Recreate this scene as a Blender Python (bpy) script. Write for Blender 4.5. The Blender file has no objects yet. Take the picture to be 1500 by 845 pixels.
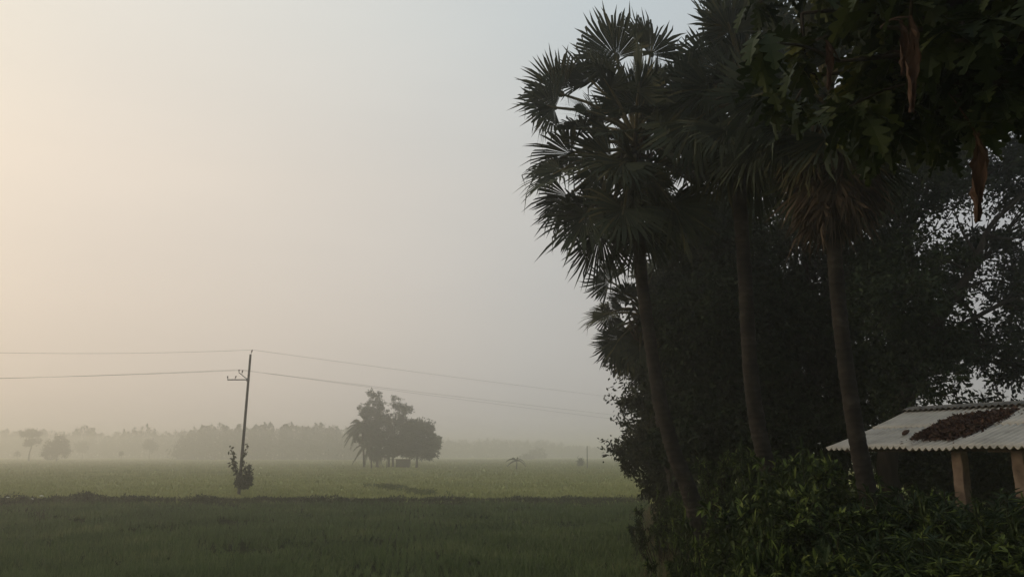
import bpy, math, random
import numpy as np
from mathutils import Vector

random.seed(11)
rng = np.random.default_rng(11)
C = bpy.context.scene.collection
sc = bpy.context.scene
PI = math.pi

# ------------------------------------------------------------------ camera geometry
F = 1177.0; CX, CY = 750.0, 422.5
PITCH = math.atan(242.5 / F)
H = 3.6            # eye height above the paddy floor: the road runs on an embankment
BK = 2.0           # height of the road and of the bank with the grove
K = 1.52
CP, SP = math.cos(PITCH), math.sin(PITCH)

def ray(px, py):
    u = (px - CX) / F; v = (CY - py) / F
    return np.array([u, CP - v * SP, SP + v * CP])

def at(px, py, Y):
    """world point that stands Y metres ahead of the camera on the bearing of a photo pixel"""
    d = ray(px, py)
    return np.array([0, 0, H]) + d * (Y / d[1])

# ------------------------------------------------------------------ terrain height
def sst(t):
    t = np.clip(t, 0, 1); return t * t * (3 - 2 * t)

def ground_z(x, y):
    x = np.asarray(x, float); y = np.asarray(y, float)
    edge = 3.66 + (y - 21) * 0.153
    bank = sst((x - edge + .3) / 2.6) * BK * (1 - sst((y - 60) / 20))
    near = sst((11.2 - y) / 4.5) * BK
    far_bund = 0.34 * np.exp(-((y - 60.2 - 0.018 * x - 0.35 * np.sin(x * .21)) / 0.85) ** 2) * (1 - sst((x - 10.2) / 1.2))
    return np.maximum(np.maximum(bank, near), far_bund)

# ------------------------------------------------------------------ mesh helpers
class MB:
    def __init__(s):
        s.v = []; s.f = []; s.n = 0
    def add(s, V, Fs):
        V = np.asarray(V, np.float32).reshape(-1, 3)
        for f in (Fs if isinstance(Fs, list) else [Fs]):
            s.f.append(np.asarray(f, np.int64) + s.n)
        s.v.append(V); s.n += len(V)
    def build(s, name, mat, parent=None, origin=(0, 0, 0), smooth=False):
        me = bpy.data.meshes.new(name)
        V = (np.concatenate(s.v) - np.asarray(origin, np.float32)).astype(np.float32)
        loops = np.concatenate([f.ravel() for f in s.f]).astype(np.int32)
        sizes = np.concatenate([np.full(len(f), f.shape[1], np.int32) for f in s.f])
        starts = np.concatenate([[0], np.cumsum(sizes)[:-1]]).astype(np.int32)
        me.vertices.add(len(V)); me.vertices.foreach_set('co', V.ravel())
        me.loops.add(len(loops)); me.loops.foreach_set('vertex_index', loops)
        me.polygons.add(len(sizes)); me.polygons.foreach_set('loop_start', starts)
        me.polygons.foreach_set('use_smooth', np.full(len(sizes), smooth, bool))
        me.update(calc_edges=True); me.validate()
        me.materials.append(mat)
        o = bpy.data.objects.new(name, me); C.objects.link(o)
        if parent is not None: o.parent = parent
        else: o.location = origin
        return o

def nrm(a):
    a = np.asarray(a, float)
    return a / np.maximum(np.linalg.norm(a, axis=-1, keepdims=True), 1e-9)

def frames(d, up):
    x = nrm(d); z = up - (up * x).sum(-1, keepdims=True) * x
    z = nrm(z); y = np.cross(z, x)
    return np.stack([x, y, z], -1)

def scatter(mb, T, faces, pos, R, s, sy=None):
    """copies of a small template (leaf, blade) written into one mesh"""
    k = len(T); N = len(pos)
    if N == 0: return
    TT = np.broadcast_to(np.asarray(T, float), (N, k, 3)).copy() * np.asarray(s).reshape(-1, 1, 1)
    if sy is not None: TT[:, :, 1] *= np.asarray(sy).reshape(-1, 1)
    V = np.einsum('nij,nkj->nki', R, TT) + pos[:, None, :]
    off = (np.arange(N) * k)[:, None, None]
    fl = []
    for f in faces:
        f = np.asarray(f); f = f.reshape(1, 1, -1) if f.ndim == 1 else f[None]
        fl.append((f + off).reshape(-1, f.shape[-1]))
    mb.add(V, fl)

KITE = np.array([(0, 0, 0), (.42, .24, .03), (1, 0, -.05), (.42, -.24, .03)])
KITE_F = [[0, 1, 2, 3]]
LEAF = np.array([(0, 0, 0), (.45, 0, -.02), (1, 0, -.14), (.28, .17, .05), (.68, .14, .0), (.28, -.17, .05), (.68, -.14, .0)])
LEAF_F = [[[0, 1, 2, 4, 3], [0, 5, 6, 2, 1]]]
LANCE = np.array([(0, 0, 0), (.45, 0, -.02), (1, 0, -.25), (.3, .07, .02), (.7, .06, -.07), (.3, -.07, .02), (.7, -.06, -.07)])
BLADE = np.array([(0, .5, 0), (0, -.5, 0), (.55, .38, .03), (.55, -.38, .03), (1, 0, .16)])   # x = length, y = width
BLADE_F = [[0, 1, 3, 2], [2, 3, 4]]

def rdir(n):
    return nrm(rng.normal(size=(n, 3)))

def smooth_path(pts, n):
    """Catmull-Rom through the points"""
    p = np.asarray(pts, float); p = np.vstack([2 * p[0] - p[1], p, 2 * p[-1] - p[-2]])
    m = len(p) - 3; out = []
    for t in np.linspace(0, m, n):
        i = min(int(t), m - 1); u = t - i
        a, b, c, d = p[i:i + 4]
        out.append(.5 * (2 * b + (c - a) * u + (2 * a - 5 * b + 4 * c - d) * u * u + (3 * b - a - 3 * c + d) * u ** 3))
    return np.array(out)

def tube(mb, pts, rad, sides=8, jitter=0.0, cap=True):
    P = np.asarray(pts, float); n = len(P)
    rad = np.broadcast_to(np.asarray(rad, float), (n,))
    T = nrm(np.gradient(P, axis=0))
    up = np.array([0, 0, 1.0]) if abs(T[0][2]) < .9 else np.array([0, 1.0, 0])
    rings = []
    for i in range(n):
        x = nrm(np.cross(up, T[i])); y = np.cross(T[i], x)
        up = np.cross(T[i], x) if False else up
        a = np.arange(sides) * 2 * PI / sides
        r = rad[i] * (1 + (rng.normal(size=sides) * jitter if jitter else 0))
        rings.append(P[i] + np.outer(np.cos(a) * r, x) + np.outer(np.sin(a) * r, y))
    V = np.concatenate(rings)
    i, j = np.meshgrid(np.arange(n - 1), np.arange(sides), indexing='ij')
    j2 = (j + 1) % sides
    Fq = np.stack([i * sides + j, i * sides + j2, (i + 1) * sides + j2, (i + 1) * sides + j], -1).reshape(-1, 4)
    fl = [Fq]
    if cap:
        fl.append(np.arange(sides)[::-1].reshape(1, -1)); fl.append(((n - 1) * sides + np.arange(sides)).reshape(1, -1))
    mb.add(V, fl)

def box(mb, c, size, R=None):
    s = np.asarray(size) / 2.0
    V = np.array([(x, y, z) for z in (-1, 1) for y in (-1, 1) for x in (-1, 1)], float) * s
    if R is not None: V = V @ np.asarray(R).T
    mb.add(V + np.asarray(c), [np.array([[0, 2, 3, 1], [4, 5, 7, 6], [0, 1, 5, 4], [2, 6, 7, 3], [0, 4, 6, 2], [1, 3, 7, 5]])])

def empty(name, loc, label, cat, group=None, rz=0.0):
    o = bpy.data.objects.new(name, None); C.objects.link(o)
    o.empty_display_size = .3
    o.location = loc; o.rotation_euler = (0, 0, rz)
    return tag(o, label, cat, group)

def tag(o, label=None, cat=None, group=None, kind=None):
    if label: o['label'] = label
    if cat: o['category'] = cat
    if group: o['group'] = group
    if kind: o['kind'] = kind
    return o

def copy_tree(o, parent=None):
    c = o.copy(); C.objects.link(c); c.parent = parent
    for ch in list(o.children): copy_tree(ch, c)
    return c

# ------------------------------------------------------------------ materials
def new_mat(name):
    m = bpy.data.materials.new(name); m.use_nodes = True
    nt = m.node_tree; b = nt.nodes['Principled BSDF']
    return m, nt, b

def ramp(nt, fac, stops):
    r = nt.nodes.new('ShaderNodeValToRGB')
    el = r.color_ramp.elements
    while len(el) < len(stops): el.new(.5)
    for e, (p, c) in zip(el, stops): e.position = p; e.color = (*c, 1)
    nt.links.new(fac, r.inputs[0]); return r.outputs[0]

def noise(nt, scale, detail=4, coord='Object', rough=.6, stretch=None):
    tc = nt.nodes.new('ShaderNodeTexCoord'); n = nt.nodes.new('ShaderNodeTexNoise')
    n.inputs['Scale'].default_value = scale; n.inputs['Detail'].default_value = detail; n.inputs['Roughness'].default_value = rough
    src = tc.outputs[coord]
    if stretch:
        mp = nt.nodes.new('ShaderNodeMapping'); mp.inputs['Scale'].default_value = stretch
        nt.links.new(src, mp.inputs[0]); src = mp.outputs[0]
    nt.links.new(src, n.inputs['Vector']); return n.outputs['Fac']

def bump(nt, b, h, strength, dist=.02):
    n = nt.nodes.new('ShaderNodeBump'); n.inputs['Strength'].default_value = strength; n.inputs['Distance'].default_value = dist
    nt.links.new(h, n.inputs['Height']); nt.links.new(n.outputs[0], b.inputs['Normal'])

def leaf_mat(name, stops, trans=.22, rough=.55, spec=.25, clump=1.0):
    """leaves: each leaf its own tint, clumps drift in tint too"""
    m, nt, b = new_mat(name)
    g = nt.nodes.new('ShaderNodeNewGeometry')
    nz = noise(nt, clump, 2)
    mx = nt.nodes.new('ShaderNodeMath'); mx.operation = 'MULTIPLY_ADD'
    nt.links.new(g.outputs['Random Per Island'], mx.inputs[0]); mx.inputs[1].default_value = .6
    m2 = nt.nodes.new('ShaderNodeMath'); m2.operation = 'MULTIPLY_ADD'
    nt.links.new(nz, m2.inputs[0]); m2.inputs[1].default_value = 1.2; m2.inputs[2].default_value = -.4
    nt.links.new(m2.outputs[0], mx.inputs[2])
    oi = nt.nodes.new('ShaderNodeObjectInfo'); m3 = nt.nodes.new('ShaderNodeMath'); m3.operation = 'MULTIPLY_ADD'
    nt.links.new(oi.outputs['Random'], m3.inputs[0]); m3.inputs[1].default_value = .30; m3.inputs[2].default_value = -.15
    m4 = nt.nodes.new('ShaderNodeMath'); m4.operation = 'ADD'; nt.links.new(mx.outputs[0], m4.inputs[0]); nt.links.new(m3.outputs[0], m4.inputs[1])
    col = ramp(nt, m4.outputs[0], stops)
    nt.links.new(col, b.inputs['Base Color'])
    b.inputs['Roughness'].default_value = rough; b.inputs['Specular IOR Level'].default_value = spec
    if trans > 0:
        t = nt.nodes.new('ShaderNodeBsdfTranslucent'); nt.links.new(col, t.inputs[0])
        ms = nt.nodes.new('ShaderNodeMixShader'); ms.inputs[0].default_value = trans
        nt.links.new(b.outputs[0], ms.inputs[1]); nt.links.new(t.outputs[0], ms.inputs[2])
        nt.links.new(ms.outputs[0], nt.nodes['Material Output'].inputs['Surface'])
    return m

def rough_mat(name, stops, scale=3, detail=6, rough=.9, bstr=.4, bdist=.02, stretch=None, spec=.2, coord='Object'):
    m, nt, b = new_mat(name)
    n = noise(nt, scale, detail, coord, stretch=stretch)
    nt.links.new(ramp(nt, n, stops), b.inputs['Base Color'])
    b.inputs['Roughness'].default_value = rough; b.inputs['Specular IOR Level'].default_value = spec
    if bstr: bump(nt, b, n, bstr, bdist)
    return m

M = {}
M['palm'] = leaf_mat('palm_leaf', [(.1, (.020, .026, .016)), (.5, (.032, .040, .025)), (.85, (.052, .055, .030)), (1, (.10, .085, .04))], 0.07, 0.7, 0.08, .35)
M['palm_young'] = leaf_mat('palm_leaf_yellowing', [(.1, (.026, .029, .014)), (.6, (.042, .042, .02)), (1, (.10, .08, .035))], 0.08, 0.7, 0.08, .35)
M['petiole'] = rough_mat('palm_petiole', [(.3, (.045, .042, .02)), (.7, (.11, .085, .036))], 5, 3, .6, .2)
M['dead_palm'] = leaf_mat('dead_palm_leaf', [(.1, (.024, .017, .012)), (.5, (.050, .036, .026)), (1, (.12, .085, .06))], .12, .8, .1, .6)
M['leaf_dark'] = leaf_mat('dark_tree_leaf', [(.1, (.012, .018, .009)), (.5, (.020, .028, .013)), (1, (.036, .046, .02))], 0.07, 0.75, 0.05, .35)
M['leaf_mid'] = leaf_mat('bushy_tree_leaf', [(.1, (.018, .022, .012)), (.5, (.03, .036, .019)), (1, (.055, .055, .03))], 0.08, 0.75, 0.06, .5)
M['leaf_shrub'] = leaf_mat('shrub_leaf', [(.1, (.012, .021, .007)), (.45, (.026, .040, .014)), (.8, (.055, .075, .022)), (1, (.10, .12, .035))], 0.2, 0.6, 0.12, 1.2)
M['leaf_young'] = leaf_mat('young_shrub_leaf', [(.1, (.06, .09, .022)), (.5, (.10, .135, .032)), (1, (.16, .18, .045))], 0.25, 0.6, 0.12, 1.5)
M['leaf_lance'] = leaf_mat('lance_shrub_leaf', [(.1, (.013, .025, .010)), (.5, (.022, .037, .015)), (1, (.048, .066, .024))], 0.2, 0.6, 0.12, 1.2)
M['breadfruit'] = leaf_mat('lobed_leaf', [(.1, (.010, .016, .006)), (.5, (.018, .027, .009)), (.86, (.045, .052, .015)), (1, (.14, .125, .03))], 0.13, 0.6, 0.1, .8)
M['dry_leaf'] = leaf_mat('dry_leaf', [(.1, (.022, .012, .009)), (.5, (.042, .023, .016)), (1, (.07, .04, .027))], .1, .8, .1, 2)
M['litter'] = leaf_mat('roof_litter', [(.1, (.032, .019, .015)), (.5, (.065, .038, .029)), (1, (.13, .075, .052))], .0, .9, .1, 3)
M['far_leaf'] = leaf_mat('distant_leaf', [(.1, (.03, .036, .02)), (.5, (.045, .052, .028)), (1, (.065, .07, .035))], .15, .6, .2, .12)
M['vine'] = leaf_mat('vine_leaf', [(.1, (.035, .045, .02)), (.5, (.06, .065, .03)), (1, (.10, .085, .04))], .2, .5, .3, 2)
M['weed'] = leaf_mat('bund_weed_leaf', [(.1, (.028, .034, .016)), (.5, (.05, .058, .026)), (1, (.10, .10, .045))], .15, .6, .2, .8)
M['weed_green'] = leaf_mat('green_weed_leaf', [(.1, (.06, .075, .028)), (.5, (.10, .118, .038)), (1, (.16, .16, .055))], .2, .6, .2, .5)
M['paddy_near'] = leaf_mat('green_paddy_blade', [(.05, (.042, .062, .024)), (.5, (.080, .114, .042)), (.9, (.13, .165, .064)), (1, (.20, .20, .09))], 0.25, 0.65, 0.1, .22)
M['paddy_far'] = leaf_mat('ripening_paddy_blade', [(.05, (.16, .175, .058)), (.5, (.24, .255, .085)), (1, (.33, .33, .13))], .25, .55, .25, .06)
M['dry_grass'] = leaf_mat('dry_grass_blade', [(.1, (.06, .05, .025)), (.5, (.10, .08, .04)), (1, (.16, .12, .06))], .2, .7, .15, 1)
M['bank_grass'] = leaf_mat('bank_grass_blade', [(.1, (.03, .05, .018)), (.5, (.05, .075, .025)), (1, (.09, .11, .04))], .2, .55, .25, 1)
M['bark'] = rough_mat('bark', [(.3, (.012, .010, .008)), (.55, (.026, .021, .017)), (.8, (.05, .041, .033))], 4, 8, .95, .8, .04, (2, 2, .5), spec=.05)
M['soil'] = rough_mat('field_soil', [(.3, (.14, .16, .045)), (.5, (.21, .23, .06)), (.7, (.28, .285, .085))], .08, 8, .95, .3, .05)
M['mud'] = rough_mat('paddy_mud', [(.3, (.012, .015, .008)), (.7, (.024, .028, .014))], 1.2, 6, 1.0, .2, .02, spec=.0)
M['conc'] = rough_mat('pole_concrete', [(.3, (.06, .055, .05)), (.7, (.11, .10, .09))], 6, 5, .85, .3, .01)
M['steel'] = rough_mat('galvanised_steel', [(.3, (.05, .05, .05)), (.7, (.10, .10, .10))], 9, 3, .6, .1, .005)
M['wire'] = rough_mat('aluminium_wire', [(.3, (.10, .10, .10)), (.7, (.14, .14, .14))], 2, 2, .6, 0)
M['porcelain'] = rough_mat('brown_porcelain', [(.3, (.06, .03, .02)), (.7, (.09, .045, .03))], 3, 2, .25, 0, spec=.5)
M['plaster'] = rough_mat('pillar_plaster', [(.3, (.085, .06, .045)), (.55, (.15, .108, .08)), (.75, (.21, .155, .115))], 5, 7, .9, .5, .02)
M['timber'] = rough_mat('old_timber', [(.3, (.05, .035, .025)), (.7, (.11, .08, .055))], 4, 6, .85, .4, .01, (6, 6, 1))
M['hutwall'] = rough_mat('far_hut_wall', [(.3, (.05, .042, .035)), (.7, (.075, .06, .05))], 1.5, 4, .9, .2)
M['ridge'] = rough_mat('weathered_ridge', [(.3, (.07, .065, .058)), (.7, (.16, .15, .135))], 4, 5, .9, .3)
M['white'] = rough_mat('white_plastic_scrap', [(.3, (.6, .6, .58)), (.7, (.8, .8, .78))], 4, 3, .6, 0)

# asbestos roof: weathered grey with dark streaks down the slope
m, nt, b = new_mat('asbestos_sheet')
n1 = noise(nt, 1.6, 7); n2 = noise(nt, 3.0, 5, stretch=(.25, .25, 6))
mix = nt.nodes.new('ShaderNodeMath'); mix.operation = 'MULTIPLY_ADD'; nt.links.new(n2, mix.inputs[0]); mix.inputs[1].default_value = .4
nt.links.new(n1, mix.inputs[2])
nt.links.new(ramp(nt, mix.outputs[0], [(.36, (.13, .112, .095)), (.52, (.32, .295, .255)), (.66, (.40, .37, .32)), (.9, (.50, .465, .41))]), b.inputs['Base Color'])
b.inputs['Roughness'].default_value = .85; b.inputs['Specular IOR Level'].default_value = .2
bump(nt, b, noise(nt, 40, 4), .25, .005)
M['asbestos'] = m

# palm trunk: ringed grey-brown
m, nt, b = new_mat('palm_trunk')
tc = nt.nodes.new('ShaderNodeTexCoord'); wv = nt.nodes.new('ShaderNodeTexWave')
wv.bands_direction = 'Z'; wv.inputs['Scale'].default_value = 2.4; wv.inputs['Distortion'].default_value = 6.0
wv.inputs['Detail'].default_value = 4; wv.inputs['Detail Scale'].default_value = 2.5
nt.links.new(tc.outputs['Object'], wv.inputs[0])
nz = noise(nt, 3, 6)
ad = nt.nodes.new('ShaderNodeMath'); ad.operation = 'MULTIPLY_ADD'; nt.links.new(wv.outputs['Fac'], ad.inputs[0]); ad.inputs[1].default_value = .10
nt.links.new(nz, ad.inputs[2])
nt.links.new(ramp(nt, ad.outputs[0], [(.35, (.008, .007, .006)), (.6, (.020, .016, .013)), (.95, (.055, .046, .038))]), b.inputs['Base Color'])
b.inputs['Roughness'].default_value = .92; b.inputs['Specular IOR Level'].default_value = .15
bump(nt, b, ad.outputs[0], .7, .05)
M['trunk'] = m

# ------------------------------------------------------------------ setting: ground
def axis(lim, near, n):
    t = np.linspace(-1, 1, n); return np.sign(t) * (near * abs(t) + (lim - near) * abs(t) ** 5)
xs = axis(1500, 80, 221); ys = np.concatenate([np.linspace(-40, 0, 12)[:-1], np.linspace(0, 90, 220), 90 + np.linspace(.01, 1, 60) ** 3 * 1420])
X, Yg = np.meshgrid(xs, ys, indexing='ij')
Z = ground_z(X, Yg) + 0.03 * np.sin(X * 1.7 + Yg) * np.cos(Yg * 1.3) * (abs(X) < 40)
Z -= .2 * sst((Yg - 15.5) / 1.5) * (1 - sst((Yg - 57) / 1.5)) * (1 - sst((X - 3.66 - (Yg - 21) * .153 + 1.2) / 1.0)) * sst((X + 63) / 2)
V = np.stack([X, Yg, Z], -1).reshape(-1, 3)
i, j = np.meshgrid(np.arange(len(xs) - 1), np.arange(len(ys) - 1), indexing='ij'); q = len(ys)
Fq = np.stack([i * q + j, (i + 1) * q + j, (i + 1) * q + j + 1, i * q + j + 1], -1).reshape(-1, 4)
mb = MB(); mb.add(V, [Fq])
tag(mb.build('ground', M['soil'], smooth=True), kind='structure')

def field_edge(y): return 3.66 + (y - 21) * 0.153
# muddy floor of the near paddy
xg = np.linspace(0, 1, 40); yg = np.linspace(16, 59, 50)
VV = []
for y in yg:
    x1 = field_edge(y) + .3
    xx = -62 + xg * (x1 + 62)
    VV.append(np.stack([xx, np.full(40, y), ground_z(xx, y) + .045 + .02 * np.sin(xx * 3 + y * 2)], -1))
VV = np.concatenate(VV)
i, j = np.meshgrid(np.arange(49), np.arange(39), indexing='ij')
Fq = np.stack([i * 40 + j, i * 40 + j + 1, (i + 1) * 40 + j + 1, (i + 1) * 40 + j], -1).reshape(-1, 4)
mb = MB(); mb.add(VV, [Fq]); tag(mb.build('paddy_field', M['mud'], smooth=True), kind='structure')

def grass(mb, x, y, z, n_per, h, w, lean=.35, zj=.0):
    """tufts of blades at the given spots"""
    n = len(x); N = n * n_per
    px = np.repeat(x, n_per) + rng.normal(0, .05, N) * np.repeat(np.broadcast_to(h, (n,)), n_per) * 1.2
    py = np.repeat(y, n_per) + rng.normal(0, .05, N) * np.repeat(np.broadcast_to(h, (n,)), n_per) * 1.2
    pz = np.repeat(z, n_per)
    a = rng.uniform(0, 2 * PI, N); l = abs(rng.normal(0, lean, N))
    d = np.stack([np.cos(a) * l, np.sin(a) * l, np.ones(N)], -1)
    up = np.stack([np.cos(a), np.sin(a), np.zeros(N)], -1) + rng.normal(0, .5, (N, 3)) * [1, 1, 0]
    hh = np.repeat(np.broadcast_to(h, (n,)), n_per) * rng.uniform(.6, 1.15, N)
    ww = np.repeat(np.broadcast_to(w, (n,)), n_per) * rng.uniform(.7, 1.3, N) / hh
    scatter(mb, BLADE, BLADE_F, np.stack([px, py, pz], -1), frames(d, up), hh, ww)

# near paddy crop, dark green
def spots(n, y0, y1, xl, xr, power):
    u = rng.random(n)
    y = (y0 ** (1 - power) + u * (y1 ** (1 - power) - y0 ** (1 - power))) ** (1 / (1 - power))
    l, r = xl(y), xr(y)
    return l + rng.random(n) * (r - l), y

def lump(x, y, s):
    return (np.sin(x * 1.3 * s + 2 * np.sin(y * .7 * s)) + np.sin(y * 1.1 * s + 1.7 * np.sin(x * .9 * s + 1)) + np.sin((x + y) * 2.3 * s)) / 3
x, y = spots(27000, 17.5, 58.8, lambda y: -.70 * y - 3, lambda y: field_edge(y) + .2, 0.45)
sp = .26                                        # planted in hills about a hand's length apart
x = np.round((x + .12 * y) / sp) * sp - .12 * y + rng.normal(0, .035, len(x)); y = np.round(y / sp) * sp + rng.normal(0, .05, len(y))
dens = lump(x, y, .35) + .8 * lump(x, y * .6, 1.4) + rng.normal(0, .35, len(x))
k = dens > -.75
x, y, dens = x[k], y[k], dens[k]
h = np.clip(.40 + .09 * lump(x, y, .5) + .07 * dens, .2, .6)
mb = MB(); grass(mb, x, y, ground_z(x, y), 9, h, .010 + .00042 * y, .30)
tag(mb.build('paddy_crop', M['paddy_near']), 'dark green young paddy filling the near field in front of the bund', 'paddy crop', kind='stuff')
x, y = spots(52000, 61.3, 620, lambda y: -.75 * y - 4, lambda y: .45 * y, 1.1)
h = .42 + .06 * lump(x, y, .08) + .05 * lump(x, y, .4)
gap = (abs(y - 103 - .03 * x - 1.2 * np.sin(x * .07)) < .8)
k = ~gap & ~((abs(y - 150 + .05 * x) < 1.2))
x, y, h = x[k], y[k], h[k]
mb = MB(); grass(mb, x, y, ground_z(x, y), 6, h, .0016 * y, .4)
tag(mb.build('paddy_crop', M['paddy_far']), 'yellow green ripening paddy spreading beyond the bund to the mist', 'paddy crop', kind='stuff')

# weeds on the bund and a weedy strip running back from it
def weeds(mb, x, y, z, hh, n_per, size):
    n = len(x); N = n * n_per
    p = np.stack([np.repeat(x, n_per) + rng.normal(0, .16, N), np.repeat(y, n_per) + rng.normal(0, .16, N),
                  np.repeat(z, n_per) + rng.random(N) * np.repeat(hh, n_per)], -1)
    scatter(mb, KITE, KITE_F, p, frames(rdir(N) + [0, 0, .5], rdir(N)), rng.uniform(.6, 1.4, N) * size)
n = 2500
x = rng.uniform(-52, 11.5, n); y = 60.0 + .018 * x + .35 * np.sin(x * .21) + rng.normal(0, .55, n)
xa, ya = x, y
kb = (lump(x, 0 * x, .45) + .5 * lump(x, y, 1.1) > -.35) | (rng.random(n) < .25); x, y = x[kb], y[kb]
y = y + .35 * lump(x, 0 * x, .8)
hh = (.16 + .24 * np.clip(lump(x, y, .6), -.6, 1) + .14 * (x < -22) * (1 + lump(x, y, 1.3)))
mb = MB(); weeds(mb, x, y, ground_z(x, y), np.maximum(hh, .05), 7, .17)
grass(mb, xa, ya, ground_z(xa, ya), 5, .30, .035, .6)
ya2 = ya - .9; grass(mb, xa, ya2, ground_z(xa, ya2), 4, .34, .035, .5)
# a taller weed clump on the bund
xb, yb, zb = at(130, 723, 60.0)
for ox, hz_, nn_ in ((0, .62, 26), (.35, .45, 20), (-.6, .4, 20), (-2.2, .35, 16), (3.1, .3, 16)):
    weeds(mb, xb + ox + rng.normal(0, .16, nn_), 59.6 + rng.normal(0, .2, nn_), np.full(nn_, .3), np.full(nn_, hz_), 10, .17)
tag(mb.build('bund_weeds', M['weed']), 'dark weeds and rough grass growing along the bund between the two paddies', 'weeds', kind='stuff')
mb = MB()
n = 150
t = np.where(rng.random(n) < .6, rng.normal(.22, .16, n), rng.normal(.72, .13, n))
a = at(555, 707, 90); bq = at(640, 722, 68)
x = a[0] + (bq[0] - a[0]) * t + rng.normal(0, .8, n); y = 90 - 22 * t + rng.normal(0, .9, n)
weeds(mb, x, y, np.full(n, .2), np.full(n, .28) + .2 * lump(x, y, .5), 7, .17)
grass(mb, x, y, np.full(n, .05), 6, .65, .05, .5)
tag(mb.build('bund_weeds', M['weed_green']), 'dark weedy strip slanting back across the yellow green paddy', 'weeds', kind='stuff')

# pale litter on the bund
for (px, py, s, lab) in ((61, 726, .16, 'largest white scrap of litter lying on the weedy bund'), (12, 728, .10, 'small white scrap of litter at the left end of the bund'),
                         (47, 730, .10, 'small white scrap of litter just left of the largest scrap on the bund')):
    c = at(px, py, 59.0)
    mb = MB(); N = 5
    ang = np.arange(7) / 7 * 2 * PI
    rr = s * rng.uniform(.5, 1.1, 7)
    V = np.stack([np.cos(ang) * rr * 1.4, np.sin(ang) * rr * .6, rng.uniform(-.3, .5, 7) * s * .6], -1)
    V = np.vstack([V, [[0, 0, s * .35]], V * .9 - [0, 0, .03]])
    fl = [[k, (k + 1) % 7, 7] for k in range(7)] + [[k, 8 + k, 8 + (k + 1) % 7] for k in range(7)] + [[k, 8 + (k + 1) % 7, (k + 1) % 7] for k in range(7)]
    mb.add(V + c, [np.array(fl)])
    tag(mb.build('litter_scrap', M['white'], origin=c), lab, 'litter')

# grass on the bank under the trees and a dry fringe at its edge
n = 9000
y = rng.uniform(7, 38, n); x = field_edge(y) + .2 + abs(rng.normal(0, 3.2, n)) + .0
mb = MB(); grass(mb, x, y, ground_z(x, y), 7, rng.uniform(.18, .45, n), .012 + .0006 * y, .5)
tag(mb.build('bank_grass', M['bank_grass']), 'green undergrowth grass covering the bank beneath the palms', 'grass', kind='stuff')
n = 800
y = rng.uniform(10, 50, n); x = field_edge(y) + .4 + rng.normal(0, .45, n) + .12 * lump(y, y, 2)
mb = MB(); grass(mb, x, y, ground_z(x, y), 9, rng.uniform(.3, .75, n), .010 + .0005 * y, .5)
tag(mb.build('dry_grass', M['dry_grass']), 'brown dry grass fringe between the near paddy and the bank', 'grass', kind='stuff')

# ------------------------------------------------------------------ palms
def fan_mesh(mb, hub, d, n, R, nseg, spread, droop, pleat=.02, split=.46, ragged=.14):
    Fm = frames(d[None], n[None])[0]
    ang = np.linspace(-spread, spread, nseg) + rng.normal(0, .012, nseg)
    da = spread / (nseg - 1)
    L = R * (.80 + .20 * np.cos(ang * .6)) * (1 + rng.normal(0, ragged * .5, nseg) - abs(rng.normal(0, ragged * .4, nseg)))
    V = np.zeros((nseg, 7, 3))
    def pol(a, r, z): return np.stack([np.cos(a) * r, np.sin(a) * r, np.broadcast_to(z, a.shape)], -1)
    fold = .30 * abs(np.sin(ang))                                    # blade folded up along its midrib
    rs = R * split * rng.uniform(.9, 1.12, nseg)
    V[:, 0] = pol(ang, R * .03, 0)
    V[:, 1] = pol(ang - da * 1.12, rs, fold * rs)
    V[:, 2] = pol(ang, rs, fold * rs + pleat)
    V[:, 3] = pol(ang + da * 1.12, rs, fold * rs)
    bend = rng.normal(0, .07, nseg)
    rm = rs + (L - rs) * .55
    V[:, 4] = pol(ang + bend * .4 - da * .58, rm, fold * rm)
    V[:, 5] = pol(ang + bend * .4 + da * .58, rm, fold * rm)
    V[:, 6] = pol(ang + bend, L, fold * L - abs(rng.normal(0, .05, nseg)) * R)
    torn = rng.random(nseg) < .18                                     # some tips snapped short, some hanging
    V[torn, 6] = V[torn, 4] * .5 + V[torn, 5] * .5 + (V[torn, 6] - V[torn, 4]) * rng.uniform(.1, .6, (torn.sum(), 1))
    hang = rng.random(nseg) < .16
    V[hang, 6, :2] *= .82; 
    W = V.reshape(-1, 3) @ Fm.T
    W.reshape(nseg, 7, 3)[hang, 6, 2] -= rng.uniform(.15, .4, hang.sum()) * R
    r2 = (V.reshape(-1, 3) ** 2).sum(-1)
    W[:, 2] -= droop * r2 / R
    W += hub
    o = (np.arange(nseg) * 7)[:, None]; keep = rng.random(nseg) > .06; ok = (np.arange(nseg)[keep] * 7)[:, None]
    mb.add(W, [np.concatenate([np.array([[0, 1, 2]]) + o, np.array([[0, 2, 3]]) + o]),
               np.array([[1, 4, 5, 3]]) + ok, np.array([[4, 6, 5]]) + ok])
    ring = np.arange(9) / 9 * 2 * PI                                    # the knot where the segments meet
    kn = np.vstack([[[0, 0, .02]], np.stack([np.cos(ring) * R * .07, np.sin(ring) * R * .07, np.full(9, .012)], -1)]) @ Fm.T + hub
    mb.add(kn, [np.array([[0, 1 + k, 1 + (k + 1) % 9] for k in range(9)])])

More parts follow.
